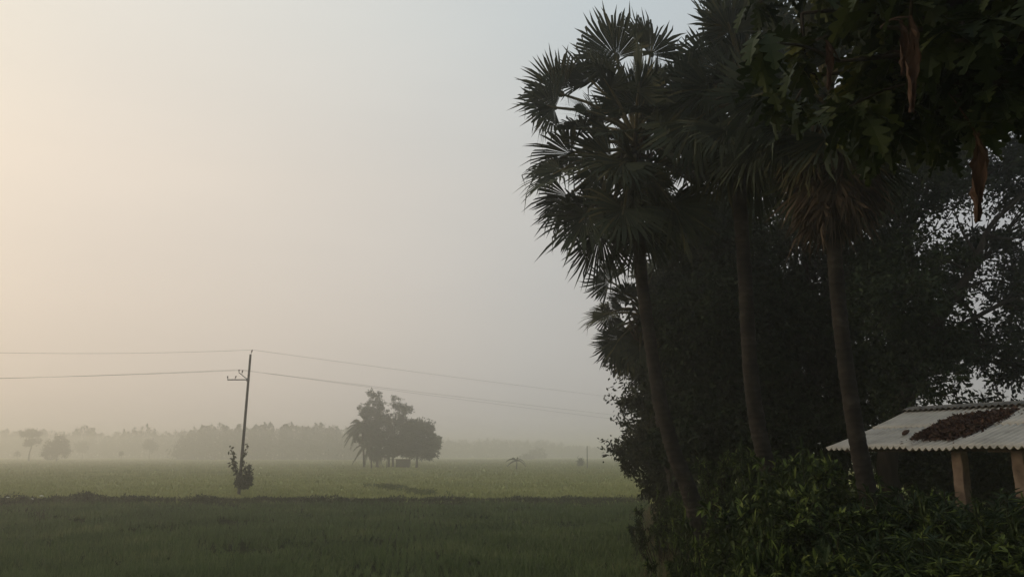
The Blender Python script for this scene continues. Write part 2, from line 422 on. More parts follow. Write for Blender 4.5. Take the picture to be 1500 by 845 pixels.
def fan_palm(label, trunk_pix, Y, r0, r1, crown_px, nf, Rf=1.3, Lp=1.25, dead=0, dead_mat='dead_palm', low=-62, Yc=None, nseg=42, group='fan palms on the bank', hubs=(), seed=1):
    global rng
    rng = np.random.default_rng(seed)
    Yc = Yc or Y
    pts = [at(px, py, Y + (Yc - Y) * k / max(1, len(trunk_pix) - 1)) for k, (px, py) in enumerate(trunk_pix)]
    cr = at(*crown_px, Yc)
    base = pts[0].copy(); base[2] = float(ground_z(base[0], base[1])) - .05
    if pts[0][2] > base[2] + .1:
        dirn = (pts[0] - pts[1]) / max(1e-3, pts[1][2] - pts[0][2])
        base[:2] = pts[0][:2] + dirn[:2] * (pts[0][2] - base[2]) * .7
        base[2] = float(ground_z(base[0], base[1])) - .05
        pts = [base] + pts
    pts.append(cr + [0, 0, -.15])
    root = empty('fan_palm', base, label, 'palm tree', group)
    path = smooth_path(pts, 240)
    t = np.linspace(0, 1, 240)
    rad = r0 + (r1 - r0) * np.minimum(1, t * 1.6) + .12 * np.exp(-t * 22)
    ph = np.cumsum(rng.uniform(.10, .34, 240)) % 1.0
    rad = rad * (.97 + .075 * ph + rng.normal(0, .012, 240))
    mb = MB(); tube(mb, path, rad, 18, .022); mb.build('trunk', M['trunk'], root, base, True)
    ga = 2.39996; a0 = rng.uniform(0, 6.28)
    for k in range(nf + dead):
        isdead = k >= nf
        u = (k + .5) / nf if not isdead else 1.0
        e = math.radians(86 + (low - 86) * (u ** .92)) + rng.normal(0, .08) if not isdead else math.radians(rng.uniform(-89, -79))
        a = a0 + k * ga + rng.normal(0, .15)
        d = np.array([math.cos(e) * math.cos(a), math.cos(e) * math.sin(a), math.sin(e)])
        if not isdead:
            st = cr + np.array([0, 0, .15 - .75 * u]); L = Lp * (rng.uniform(.85, 1.12) if k % 3 else rng.uniform(.4, .65)) * (1 - .2 * (u > .8)); R = Rf * rng.uniform(.85, 1.1)
        else:
            st = cr + np.array([math.cos(a) * rng.uniform(.12, .34), math.sin(a) * rng.uniform(.12, .34), -.55 - rng.uniform(0, .95)]); L = Lp * rng.uniform(.35, .7); R = Rf * rng.uniform(.7, .95)
        p1 = st + d * L * .5 + [0, 0, .03 * L]; hub = st + d * L + np.array([0, 0, -.10 * L * math.cos(e)])
        d2 = nrm(hub - p1 + [0, 0, -.12 * math.cos(e)])
        rad_out = np.array([math.cos(a), math.sin(a), 0])
        n = np.array([0, 0, 1.0]) if e < 1.2 else -rad_out
        roll = rng.normal(0, .85)
        Fm = frames(d2[None], n[None])[0]
        nn = Fm[:, 2] * math.cos(roll) + Fm[:, 1] * math.sin(roll)
        mb = MB()
        if isdead:
            fan_mesh(mb, hub, d2, nn, R, 20, math.radians(rng.uniform(35, 70)), .10, .03, .4, .25)
            fo = mb.build('dead_frond', M[dead_mat], root, base)
        else:
            old = u > .8
            fan_mesh(mb, hub, d2, nn, R, nseg, math.radians(rng.uniform(95, 130)), .02 + .26 * u * u, .035)
            fo = mb.build('frond', M['palm_young'] if (old and rng.random() < .45) or rng.random() < .06 else M['palm'], root, base)
        mb = MB(); tube(mb, smooth_path([st, p1, hub, hub + d2 * R * .2], 8), np.linspace(.055, .018, 8), 6)
        mb.build('petiole', M['petiole'] if not isdead else M['dead_palm'], fo, base)
    for (px, py, dy, Rk) in hubs:                       # the fronds that stand out at the rim of this crown
        hub = at(px, py, Yc + dy); out = hub - cr
        st = cr + np.array([0, 0, np.clip(out[2] * .25, -.6, .15)])
        p1 = (st + hub) / 2 + [0, 0, .10 * np.linalg.norm(out[:2])]
        d2 = nrm(nrm(hub - p1) + rng.normal(0, .08, 3)); R_ = Rf * Rk * rng.uniform(1.08, 1.24)
        nn = frames(d2[None], (np.array([0, -1, .35]) + rng.normal(0, .45, 3))[None])[0][:, 2]
        mb = MB(); fan_mesh(mb, hub, d2, nn, R_, nseg, math.radians(rng.uniform(80, 118)), .05 + .14 * (out[2] < 0), .035, split=.50)
        fo = mb.build('frond', M['palm_young'] if rng.random() < .12 else M['palm'], root, base)
        mb = MB(); tube(mb, smooth_path([st, p1, hub, hub + d2 * R_ * .2], 8), np.linspace(.05, .018, 8), 6)
        mb.build('petiole', M['petiole'], fo, base)
    # old leaf bases round the neck of the trunk
    mb = MB()
    for k in range(26):
        a = k * ga; zz = rng.uniform(-1.1, .0)
        s = cr + np.array([math.cos(a) * .15, math.sin(a) * .15, zz]); tip = s + np.array([math.cos(a) * .28, math.sin(a) * .28, .35])
        tube(mb, [s, (s + tip) / 2 + [0, 0, -.03], tip], [.06, .05, .03], 5)
    mb.build('leaf_bases', M['dead_palm'], root, base)
    return root

fan_palm('tall fan palm with a full round crown clear against the sky, nearest the open field',
         [(1022, 760), (1008, 715), (985, 655), (962, 560), (947, 460), (938, 385)], 18.0, .215, .14, (930, 205), 30, 1.30, 1.35, low=-80, seed=4,
         hubs=[(903, 84, -.2, .98), (953, 80, .3, .95), (866, 118, .2, .72), (822, 138, 0, .78), (812, 158, -.5, .72), (868, 172, -.9, .62), (836, 226, .2, .85), (822, 250, -.4, .75), (832, 288, .3, .72), (912, 238, -1.2, .85), (858, 316, -.3, .82), (914, 306, -1.0, .85), (880, 338, .4, .85),
               (985, 110, .4, .9), (1010, 170, .2, .95), (1000, 235, -.6, .9), (985, 300, -.4, .9), (940, 330, .3, .8), (960, 165, -1.2, .8)])
fan_palm('middle fan palm whose slim trunk rises between the two other leaning trunks',
         [(1140, 725), (1118, 660), (1101, 560), (1091, 400), (1083, 262)], 16.5, .19, .145, (1090, 130), 40, 1.30, 1.30, low=-76, seed=8,
         hubs=[(1074, 42, -.5, .85), (1118, 30, .2, .8), (1112, 112, -1.3, .95), (1040, 130, -.2, .9), (1065, 190, -1.1, .9), (1108, 205, -1.0, .85), (1140, 150, -.6, .85)])
fan_palm('fan palm with a brown skirt of dead fronds, its trunk crossing the shed roof',
         [(1285, 770), (1272, 725), (1250, 610), (1232, 480), (1221, 345)], 14.0, .18, .13, (1212, 136), 34, 1.15, 1.15, dead=54, low=-68, seed=5, hubs=[(1158, 112, -1.0, .85), (1176, 138, -1.3, .9), (1222, 150, -1.2, .85), (1150, 180, -.4, .75), (1262, 160, -.5, .75)])
fan_palm('small fan palm half hidden below the round palm crown, fronds poking out over the field',
         [(985, 700), (965, 600), (950, 500)], 27.0, .20, .16, (940, 455), 26, .95, 1.15, low=-70, nseg=34, seed=9,
         hubs=[(893, 412, -.2, 1.0), (893, 458, 0, 1.05), (902, 500, .2, .9), (915, 430, -.6, .9), (918, 520, .2, .8)])
rng = np.random.default_rng(77)

# ------------------------------------------------------------------ leafy trees
def leafy_tree(name, label, cat, base, trunk_pts, r0, lobes, n_clump, n_leaf, leaf, sig, mat, group=None, inner=.35, limb_r=.35, tmpl=KITE, tf=KITE_F, droop=.3, twigs=True, bark='bark'):
    base = np.asarray(base, float)
    root = empty(name, base, label, cat, group)
    mb = MB(); path = smooth_path(trunk_pts, 16)
    tube(mb, path, np.linspace(r0, r0 * .6, 16) + .35 * r0 * np.exp(-np.arange(16) * 1.2), 10, .05)
    crown = MB(); tot = sum(l[1][0] * l[1][1] * l[1][2] for l in lobes) ** 1.0
    vols = np.array([(l[1][0] * l[1][1] * l[1][2]) ** (2 / 3) for l in lobes]); vols /= vols.sum()
    for (c, r), w in zip(lobes, vols):
        c = np.asarray(c, float); r = np.asarray(r, float)
        s = path[int(rng.integers(9, 16))]
        mid = s + (c - s) * .5 + rng.normal(0, .12, 3) * np.linalg.norm(c - s) + [0, 0, -.1 * abs(c[2] - s[2])]
        lp = smooth_path([s, mid, c], 9)
        tube(mb, lp, np.linspace(r0 * limb_r, r0 * .1, 9), 6, .05)
        m_ = max(3, int(n_clump * w))
        cc = c + rdir(m_) * (inner + (1 - inner) * rng.random((m_, 1)) ** .6) * r
        if twigs:
            for q in cc[:min(m_, 26)]:
                s2 = lp[int(rng.integers(4, 9))]
                tube(mb, smooth_path([s2, (s2 + q) / 2 + rng.normal(0, .08, 3) * np.linalg.norm(q - s2), q], 5), np.linspace(r0 * .09, r0 * .02, 5), 4, cap=False)
        N = m_ * n_leaf
        sg = np.repeat(sig * rng.uniform(.6, 1.4, m_), n_leaf)[:, None]
        tw_ = nrm(rng.normal(size=(m_, 6, 3)) + [0, 0, -.25]); wh = rng.integers(0, 6, N); ci = np.repeat(np.arange(m_), n_leaf)
        p = np.repeat(cc, n_leaf, 0) + tw_[ci, wh] * (rng.random((N, 1)) ** .8) * sg * 2.1 + rng.normal(size=(N, 3)) * sg * .26
        d = rdir(N) + nrm(p - c) * .6 + [0, 0, -droop]
        scatter(crown, tmpl, tf, p, frames(d, rdir(N) + [0, 0, .6]), leaf * rng.uniform(.6, 1.35, N))
    mb.build('trunk', M[bark], root, base, True)
    crown.build('crown', M[mat], root, base)
    return root

def LB(px, py, Y, rx, ry, rz): return (at(px, py, Y), (rx, ry, rz))
def gbase(px, Y):
    p = at(px, 665, Y); p[2] = float(ground_z(p[0], p[1])); return p

# dark leafy trees behind the palms
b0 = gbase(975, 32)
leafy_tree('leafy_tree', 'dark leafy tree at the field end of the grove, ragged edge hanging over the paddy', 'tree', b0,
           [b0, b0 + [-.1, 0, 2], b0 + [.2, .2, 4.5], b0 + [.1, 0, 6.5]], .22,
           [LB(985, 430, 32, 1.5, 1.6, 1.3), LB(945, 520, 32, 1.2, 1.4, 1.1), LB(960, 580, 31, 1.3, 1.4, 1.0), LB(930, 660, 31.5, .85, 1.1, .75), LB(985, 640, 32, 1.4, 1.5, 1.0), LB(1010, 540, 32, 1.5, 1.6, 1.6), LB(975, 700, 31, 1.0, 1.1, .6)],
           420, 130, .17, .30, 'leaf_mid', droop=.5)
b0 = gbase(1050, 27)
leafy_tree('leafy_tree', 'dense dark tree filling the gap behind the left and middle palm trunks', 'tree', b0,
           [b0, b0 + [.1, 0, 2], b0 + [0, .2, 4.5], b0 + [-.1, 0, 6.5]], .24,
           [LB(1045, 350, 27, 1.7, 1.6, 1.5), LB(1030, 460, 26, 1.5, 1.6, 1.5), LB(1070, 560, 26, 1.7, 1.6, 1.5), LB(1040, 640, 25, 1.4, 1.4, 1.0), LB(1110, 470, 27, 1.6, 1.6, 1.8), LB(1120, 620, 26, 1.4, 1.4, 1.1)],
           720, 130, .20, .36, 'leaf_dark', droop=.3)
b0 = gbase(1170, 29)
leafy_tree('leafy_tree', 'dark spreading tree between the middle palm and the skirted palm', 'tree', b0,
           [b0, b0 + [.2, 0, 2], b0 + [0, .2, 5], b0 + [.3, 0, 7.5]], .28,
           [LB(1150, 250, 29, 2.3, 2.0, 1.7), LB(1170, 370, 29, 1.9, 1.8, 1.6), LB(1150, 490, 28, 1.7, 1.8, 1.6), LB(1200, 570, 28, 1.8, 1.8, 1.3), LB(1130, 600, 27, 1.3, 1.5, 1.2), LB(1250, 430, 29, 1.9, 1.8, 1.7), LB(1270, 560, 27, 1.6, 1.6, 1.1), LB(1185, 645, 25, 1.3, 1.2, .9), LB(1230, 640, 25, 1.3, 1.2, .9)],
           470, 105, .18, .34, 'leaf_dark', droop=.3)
# the big tree behind the shed
b0 = gbase(1300, 23)
top = at(1385, 430, 24)
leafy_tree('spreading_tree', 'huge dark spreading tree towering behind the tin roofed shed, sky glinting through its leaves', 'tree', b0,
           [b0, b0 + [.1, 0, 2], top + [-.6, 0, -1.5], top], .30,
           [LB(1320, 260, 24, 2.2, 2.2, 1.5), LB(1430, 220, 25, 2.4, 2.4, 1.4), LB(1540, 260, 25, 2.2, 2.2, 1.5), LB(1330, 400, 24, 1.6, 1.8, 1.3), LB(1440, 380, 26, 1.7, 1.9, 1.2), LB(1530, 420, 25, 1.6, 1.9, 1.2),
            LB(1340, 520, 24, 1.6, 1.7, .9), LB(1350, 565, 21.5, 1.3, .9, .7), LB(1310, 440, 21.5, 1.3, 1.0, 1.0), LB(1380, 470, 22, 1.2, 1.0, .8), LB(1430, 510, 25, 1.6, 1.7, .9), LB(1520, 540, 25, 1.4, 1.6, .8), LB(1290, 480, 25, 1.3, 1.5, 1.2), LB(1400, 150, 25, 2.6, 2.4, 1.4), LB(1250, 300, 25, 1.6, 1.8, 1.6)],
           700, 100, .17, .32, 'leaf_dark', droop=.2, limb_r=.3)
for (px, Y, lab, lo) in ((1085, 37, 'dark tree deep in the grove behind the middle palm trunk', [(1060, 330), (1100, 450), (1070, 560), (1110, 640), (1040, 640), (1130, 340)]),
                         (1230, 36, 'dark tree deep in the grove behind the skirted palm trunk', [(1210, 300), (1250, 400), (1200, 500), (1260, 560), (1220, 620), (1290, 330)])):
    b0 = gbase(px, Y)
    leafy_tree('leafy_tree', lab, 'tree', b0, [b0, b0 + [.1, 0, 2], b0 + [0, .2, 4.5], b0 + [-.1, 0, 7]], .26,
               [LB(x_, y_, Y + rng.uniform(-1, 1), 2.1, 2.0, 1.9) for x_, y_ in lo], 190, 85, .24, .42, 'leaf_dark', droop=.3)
tr = bpy.data.objects['spreading_tree']; to = np.array(tr.location)
mb = MB()
lim = smooth_path([at(1372, 470, 23.5), at(1405, 425, 23), at(1432, 375, 23), at(1452, 330, 23.2), at(1500, 285, 23.6)], 26); tube(mb, lim, np.linspace(.15, .05, 26), 8, .05)
for (a_, b_, c_) in (((1405, 425), (1450, 410), (1490, 418)), ((1432, 375), (1410, 340), (1395, 300)), ((1445, 345), (1480, 350), (1515, 340)), ((1420, 400), (1395, 385), (1370, 380))):
    tube(mb, smooth_path([at(*a_, 23), at(*b_, 23.2), at(*c_, 23.5)], 12), np.linspace(.06, .015, 12), 6)
mb.build('branch', M['bark'], tr, to, True)
# low dark thicket beyond the shed
for (px, Y, h_, lab) in ((1340, 44, 2.9, 'hazy round thicket seen under the shed roof left of its nearest pillar'), (1445, 26, 3.3, 'dark thicket seen between the two pillars of the shed'), (1545, 25, 3.4, 'thicket behind the shed at the right edge'), (1395, 30, 3.0, 'dark thicket right behind the nearest shed pillar')):
    b0 = gbase(px, Y)
    leafy_tree('bush', lab, 'bush', b0, [b0, b0 + [0, 0, .6], b0 + [.1, 0, 1.2], b0 + [.1, 0, 1.6]], .08,
               [(b0 + [0, 0, h_ * .5], (2.0, 1.4, h_ * .5)), (b0 + [1.2, 0, h_ * .4], (1.4, 1.2, h_ * .4)), (b0 + [-1.2, .3, h_ * .35], (1.3, 1.2, h_ * .35))], 150, 70, .2, .35, 'leaf_mid', inner=.1)

# ------------------------------------------------------------------ shed
A = at(1210, 657, 16.5); Rr = at(1500, 652, 13.0); B = at(1340, 601, 17.7)
eu = Rr - A; eu[2] = 0; eu = nrm(eu)
gu = np.array([-eu[1], eu[0], 0]); gu = gu if gu[0] > 0 else -gu
run = float((B - A) @ gu); rise = float(B[2] - A[2]); LEN = 6.2
shed_c = A + gu * run + eu * LEN * .5
shed_c[2] = float(ground_z(shed_c[0], shed_c[1])); GZ = BK
shed = empty('shed', (shed_c[0], shed_c[1], GZ), 'open sided shed with a corrugated grey sheet roof on brown pillars', 'shed')
so = np.array([shed_c[0], shed_c[1], GZ])
mb = MB(); pitch = .13; nper = 8; ncor = int(LEN / pitch); nx = ncor * nper + 1
tt = np.linspace(0, LEN, nx)
for side in (0, 1):
    for (s0, s1, lift) in ((0.0, .56, 0.0), (.52, 1.0, .018)):
        ns = 6; ss = np.linspace(s0, s1, ns)
        V = np.zeros((ns, nx, 3)); wv_ = .028 * np.cos(tt / pitch * 2 * PI)
        sheet = np.floor(tt / (pitch * 7)); lift2 = (sheet % 2) * .008 + .012 * np.sin(sheet * 2.3)
        for k_, s in enumerate(ss):
            f = run * s if side == 0 else run * (2 - s)
            sag = -.03 * math.sin(PI * s)
            V[k_] = A + gu * f + np.outer(tt, eu) + np.outer(wv_ + lift + lift2 * (1 - s) + sag + rise * s, [0, 0, 1])
        i, j = np.meshgrid(np.arange(ns - 1), np.arange(nx - 1), indexing='ij')
        Fq = np.stack([i * nx + j, i * nx + j + 1, (i + 1) * nx + j + 1, (i + 1) * nx + j], -1).reshape(-1, 4)
        if side: Fq = Fq[:, ::-1]
        mb.add(V.reshape(-1, 3), [Fq])
roof = mb.build('roof', M['asbestos'], shed, so, True)
sm_ = roof.modifiers.new('thick', 'SOLIDIFY'); sm_.thickness = .012; sm_.offset = -1
mb = MB()
for sgn in (-1, 1):
    nx2 = 200; t2 = np.linspace(-.05, LEN + .05, nx2)
    V = np.zeros((2, nx2, 3))
    for k_, w_ in enumerate((0, .26)):
        zz = rise - w_ * rise / run + .075 + .02 * np.cos(t2 / pitch * 2 * PI) * (w_ > 0)
        V[k_] = A + gu * (run + sgn * w_) + np.outer(t2, eu) + np.outer(zz, [0, 0, 1])
    j = np.arange(nx2 - 1); mb.add(V.reshape(-1, 3), [np.stack([j, j + 1, nx2 + j + 1, nx2 + j], -1)])
cap_ = mb.build('ridge_cap', M['ridge'], roof, so)
cap_.modifiers.new('thick', 'SOLIDIFY').thickness = .012
RM = np.stack([eu, gu, [0, 0, 1]], -1)
def roof_z(f): return A[2] + rise * (1 - abs(f - run) / run)
for row, fpos in enumerate((.42, 2 * run - .42)):
    mb = MB(); c = A + gu * fpos + eu * LEN / 2; c[2] = roof_z(fpos) - .115
    box(mb, c, (LEN - .3, .12, .14), RM); mb.build('beam', M['timber'], shed, so)
mb = MB(); c = A + gu * run + eu * LEN / 2; c[2] = A[2] + rise - .12; box(mb, c, (LEN - .3, .1, .12), RM); mb.build('beam', M['timber'], shed, so)
def eave_t(px, fp=.42):   # distance along the eave line to a bearing
    k = (px - CX) / F / CP * 1.0
    best = min(np.linspace(0, LEN, 600), key=lambda t: abs(((A + gu * fp + eu * t)[0]) / ((A + gu * fp + eu * t)[1]) - ray(px, 690)[0] / ray(px, 690)[1]))
    return best
t1, t2_ = eave_t(1408), eave_t(1497)
tp = [max(.2, eave_t(1263)), t1, t2_, min(LEN - .25, t2_ + (t2_ - t1))]
for fpos in (.42, 2 * run - .42):
    for t_ in (tp if fpos < run else (eave_t(1494, fpos), eave_t(1590, fpos))):
        c = A + gu * fpos + eu * t_; zt = roof_z(fpos) - .19; zb = GZ - .1
        mb = MB(); n = 14
        zs = np.linspace(zb, zt, n); hw = .095
        prof = np.array([(-1, -1), (-.9, -1), (.9, -1), (1, -1), (1, -.9), (1, .9), (1, 1), (.9, 1), (-.9, 1), (-1, 1), (-1, .9), (-1, -.9)], float) * hw
        prof[0] *= .96; prof[3] *= .96; prof[6] *= .96; prof[9] *= .96
        V = []
        for z in zs:
            r = 1 + rng.normal(0, .015)
            V.append(np.array([c[0], c[1], 0]) + np.outer(prof[:, 0] * r, eu) + np.outer(prof[:, 1] * r, gu) + [0, 0, z] + rng.normal(0, .004, (12, 3)))
        V = np.concatenate(V); i, j = np.meshgrid(np.arange(n - 1), np.arange(12), indexing='ij'); j2 = (j + 1) % 12
        mb.add(V, [np.stack([i * 12 + j, i * 12 + j2, (i + 1) * 12 + j2, (i + 1) * 12 + j], -1).reshape(-1, 4), (np.arange(12) + (n - 1) * 12).reshape(1, -1)])
        mb.build('pillar', M['plaster'], shed, so)
# dead leaves lying on the near slope
nplane = nrm(np.cross(eu, gu * run + np.array([0, 0, rise])))
def on_roof(px, py):
    d = ray(px, py); o_ = np.array([0, 0, H]); t = ((A - o_) @ nplane) / (d @ nplane); return o_ + d * t
poly = [(1337, 645), (1365, 628), (1400, 612), (1440, 606), (1490, 601), (1470, 614), (1425, 634), (1395, 643)]
cen = np.array([on_roof(*p) for p in poly]); c0 = cen.mean(0)
n = 9600; k = rng.integers(0, len(poly), n); u = np.sqrt(rng.random((n, 1))); w = rng.random((n, 1))
p = c0 + (cen[k] * (1 - w) + cen[(k + 1) % len(poly)] * w - c0) * u * (1 + rng.normal(0, .06, (n, 1)))
u = u.copy(); strag = rng.random((n, 1)) < .05; p = np.where(strag, c0 + (p - c0) * rng.uniform(1.0, 1.35, (n, 1)), p); u = np.where(strag, 1.04, u)
p += nplane * np.sign(nplane[2]) * (.02 + rng.random((n, 1)) * .075 * (1.05 - u))
mb = MB(); scatter(mb, KITE, KITE_F, p, frames(rdir(n) * [1, 1, .5] + nrm(cen[1] - cen[4]) * .5, rdir(n) + [0, 0, .8]), rng.uniform(.04, .12, n))
tag(mb.build('dead_leaf_litter', M['litter'], origin=c0), 'brown drift of dead leaves lying on the shed roof', 'leaf litter', kind='stuff')
c = on_roof(1328, 638); e_ = on_roof(1333, 634); s_ = on_roof(1323, 640); upn = nplane * np.sign(nplane[2])
mb = MB(); tube(mb, smooth_path([s_ + upn * .05, c + upn * .07, e_ + upn * .05], 7), [.015, .035, .04, .045, .04, .03, .01], 6)  # added lump standing in for a dark slot in the roof sheet
tag(mb.build('roof_slot_lump', M['litter'], origin=c), 'dark lump put in for a dark slot in the shed roof left of the leaf drift', 'slot')

# ------------------------------------------------------------------ shrubs
def shrub(name, label, height, width, kind, seed):
    global rng
    rng = np.random.default_rng(seed)
    root = empty(name, (0, 0, 0), label, 'shrub', 'shrubs under the palms')
    st = MB(); lv = MB(); yg = MB()
    nst = {'broad': 23, 'small': 25, 'lance': 26, 'sprig': 6}[kind]
    for k in range(nst):
        a = rng.uniform(0, 6.28); r = width * .5 * math.sqrt(rng.random()); hh = height * rng.uniform(.45, 1.12) * (1 - .45 * (r / (width * .5)) ** 2)
        end = np.array([math.cos(a) * r, math.sin(a) * r, hh])
        s = np.array([math.cos(a) * r * .2, math.sin(a) * r * .2, 0])
        mid = (s + end) / 2 + [math.cos(a) * r * .15, math.sin(a) * r * .15, .08]
        path = smooth_path([s, mid, end], 14)
        tube(st, path, np.linspace(.014, .004, 14), 5, cap=False)
        tw = [path]
        for q in range(5):
            b_ = path[int(rng.integers(5, 13))]; e2 = b_ + (rdir(1)[0] + [0, 0, .35]) * rng.uniform(.15, .4) * height * .4
            p2 = smooth_path([b_, (b_ + e2) / 2 + [0, 0, .03], e2], 8); tube(st, p2, np.linspace(.007, .003, 8), 4, cap=False); tw.append(p2)
        for path2 in tw:
            n = {'broad': 22, 'small': 26, 'lance': 17, 'sprig': 11}[kind]
            t = rng.uniform(.25, 1, n) ** .7 * (len(path2) - 1); i0 = np.minimum(t.astype(int), len(path2) - 2)
            p = path2[i0] + (path2[i0 + 1] - path2[i0]) * (t - i0)[:, None]
            ax = nrm(path2[-1] - path2[0]); d = rdir(n) + ax * .5 + np.array([0, 0, .1 if kind != 'lance' else -.15])
            size = {'broad': .17, 'small': .10, 'lance': .26, 'sprig': .19}[kind] * rng.uniform(.6, 1.25, n)
            up = np.array([0, 0, 1.0]) + rdir(n) * .55
            tip = (t > .86 * (len(path2) - 1)) & (rng.random() < .55)
            T = LANCE if kind == 'lance' else LEAF
            Rm = frames(d, up)
            scatter(lv, T, LEAF_F, p[~tip], Rm[~tip], size[~tip]); scatter(yg, T, LEAF_F, p[tip], Rm[tip], size[tip] * .9)
    st.build('stems', M['bark'], root)
    lv.build('foliage', M['leaf_lance'] if kind == 'lance' else M['leaf_shrub'], root)
    yg.build('young_leaves', M['leaf_young'], root)
    return root

protos = {'sprig': shrub('sapling', 'x', 1.6, 1.1, 'sprig', 15), 'broad': shrub('broadleaf_shrub', 'x', 1.6, 1.8, 'broad', 5), 'small': shrub('small_leaf_shrub', 'x', 1.6, 1.8, 'small', 6), 'lance': shrub('lance_leaf_shrub', 'x', 1.6, 1.8, 'lance', 7)}
rng = np.random.default_rng(21)
used = set()
# (kind, px, top py, Y, width m, label)
SH = [
 ('sprig', 1082, 640, 17, 1.0, 'thin sapling rising above the shrubs just left of the middle palm trunk'),
 ('sprig', 1183, 640, 14, 1.1, 'tall loose sapling rising just left of the shed roof corner'),
 ('sprig', 1128, 690, 11.6, .9, 'thin sapling poking up in front of the middle palm foot'),
 ('sprig', 1012, 690, 18, .9, 'thin sapling beside the foot of the leftmost palm trunk'),
 ('sprig', 1346, 715, 9.4, .8, 'thin bright sapling poking up under the shed eave'),
 ('sprig', 1424, 706, 10.8, .9, 'thin sapling poking up right of the nearest shed pillar'),
 ('sprig', 1096, 775, 8.0, .8, 'yellow green sapling in the dark gap of the front row'),
 ('sprig', 1478, 745, 8.6, .8, 'thin sapling poking up before the rightmost shed pillar'),
 ('small', 962, 700, 25, 1.9, 'small leaf shrub at the far field edge, below the hanging tree edge'),
 ('small', 1000, 700, 22, 1.8, 'small leaf shrub just behind the foot of the leftmost palm trunk'),
 ('small', 1062, 650, 19.5, 1.8, 'grey green small leaf shrub between the left and middle palm trunks'),
 ('broad', 1095, 640, 19, 1.6, 'broadleaf shrub touching the left side of the middle palm trunk'),
 ('broad', 1165, 640, 15, 1.7, 'tall bright broadleaf shrub right of the middle palm trunk'),
 ('broad', 1222, 655, 14.8, 1.5, 'broadleaf shrub under the left corner of the shed roof'),
 ('small', 1030, 748, 15.5, 1.6, 'low small leaf shrub in front of the leftmost palm foot'),
 ('small', 985, 775, 14.5, 1.4, 'low small leaf shrub beside the dry grass at the paddy edge'),
 ('broad', 1090, 715, 13, 1.7, 'broadleaf shrub in front of the middle palm foot'),
 ('broad', 1150, 690, 12, 1.4, 'broadleaf shrub with yellowish tips in the second row, left of the skirted palm'),
 ('broad', 1205, 720, 11.5, 1.4, 'broadleaf shrub immediately left of the skirted palm foot'),
 ('lance', 1325, 702, 12.3, 1.8, 'lance leaf shrub immediately right of the skirted palm foot'),
 ('lance', 1392, 694, 12.0, 1.8, 'lance leaf shrub below the nearest shed pillar'),
 ('lance', 1450, 716, 11.3, 1.7, 'lance leaf shrub in the gap between the two shed pillars'),
 ('lance', 1512, 770, 10.5, 1.5, 'lance leaf shrub at the foot of the rightmost shed pillar'),
 ('small', 1000, 808, 10.2, 1.2, 'knee high shrub at the bottom, leftmost in the front row'),
 ('small', 1060, 778, 9.6, 1.3, 'small leaf shrub in the front row below the leftmost palm'),
 ('broad', 1130, 765, 9.0, 1.1, 'broadleaf shrub in the front row below the middle palm'),
 ('broad', 1185, 790, 8.6, 1.2, 'broadleaf shrub in the front row below the gap between two palms'),
 ('lance', 1262, 752, 8.8, 1.3, 'lance leaf shrub in the front row right under the skirted palm'),
 ('lance', 1330, 775, 8.4, 1.3, 'drooping lance leaf shrub in the front row below the leaf drift'),
 ('broad', 1400, 788, 8.0, 1.1, 'low broadleaf shrub in the front row below the nearest pillar'),
 ('broad', 1462, 768, 8.2, 1.3, 'round leaf shrub in the front row at the bottom right corner'),
 ('broad', 1525, 775, 8.4, 1.3, 'broadleaf shrub cut by the right edge of the picture'),
 ('small', 1090, 812, 7.6, .9, 'small leaf shrub at the bottom edge, in front of the second palm shrubs'),
 ('lance', 1230, 812, 7.4, 1.0, 'small lance leaf shrub at the very bottom below the skirted palm'),
]
for kind, px, ty, Y, wd, lab in SH:
    g = gbase(px, Y); top = at(px, ty, Y); hgt = max(.4, (top[2] - g[2]) * rng.uniform(.86, 1.04))
    o = protos[kind] if kind not in used else copy_tree(protos[kind])
    used.add(kind)
    o.location = g; o.rotation_euler = (0, 0, rng.uniform(0, 6.28)); o.scale = (wd / 1.8, wd / 1.8, hgt / 1.5)
    o['label'] = lab

# ------------------------------------------------------------------ overhanging lobed-leaf tree
def lobed_template():
    n = 33; t = np.linspace(0, 1, n)
    env = np.sin(PI * np.clip(t, 0, 1) ** .8) ** .7 * .27
    lob = .30 + .70 * np.abs(np.sin(PI * (t * 4.6 + .15))) ** 1.1
    w = env * lob; w[0] = .012; w[-1] = .0
    V = []; F_ = []
    sweep = .13 * np.abs(np.sin(PI * (t * 4.6 + .15)))
    for k in range(n):
        z = -.28 * t[k] ** 2
        V += [(t[k], 0, z - .02), (min(1, t[k] + sweep[k] * .6), w[k], z + .10 * w[k]), (min(1, t[k] + sweep[k] * .6), -w[k], z + .10 * w[k])]
    for k in range(n - 1):
        a, b_ = k * 3, (k + 1) * 3
        F_ += [(a, b_, b_ + 1, a + 1), (a, a + 2, b_ + 2, b_)]
    return np.array(V), [np.array(F_)]
LOB, LOB_F = lobed_template()
bf_base = np.array([6.2, 5.6, BK])
bf = empty('lobed_leaf_tree', bf_base, 'overhanging tree with big deeply lobed leaves darkening the top right corner', 'tree')
mb = MB(); lv = MB()
tube(mb, smooth_path([bf_base, bf_base + [-.1, 0, 2], bf_base + [-.2, .1, 3.8], bf_base + [-.6, .3, 5.6], bf_base + [-.8, .4, 7.2]], 22), np.linspace(.24, .12, 22), 12, .04)
tw_pts = []
limbs = []
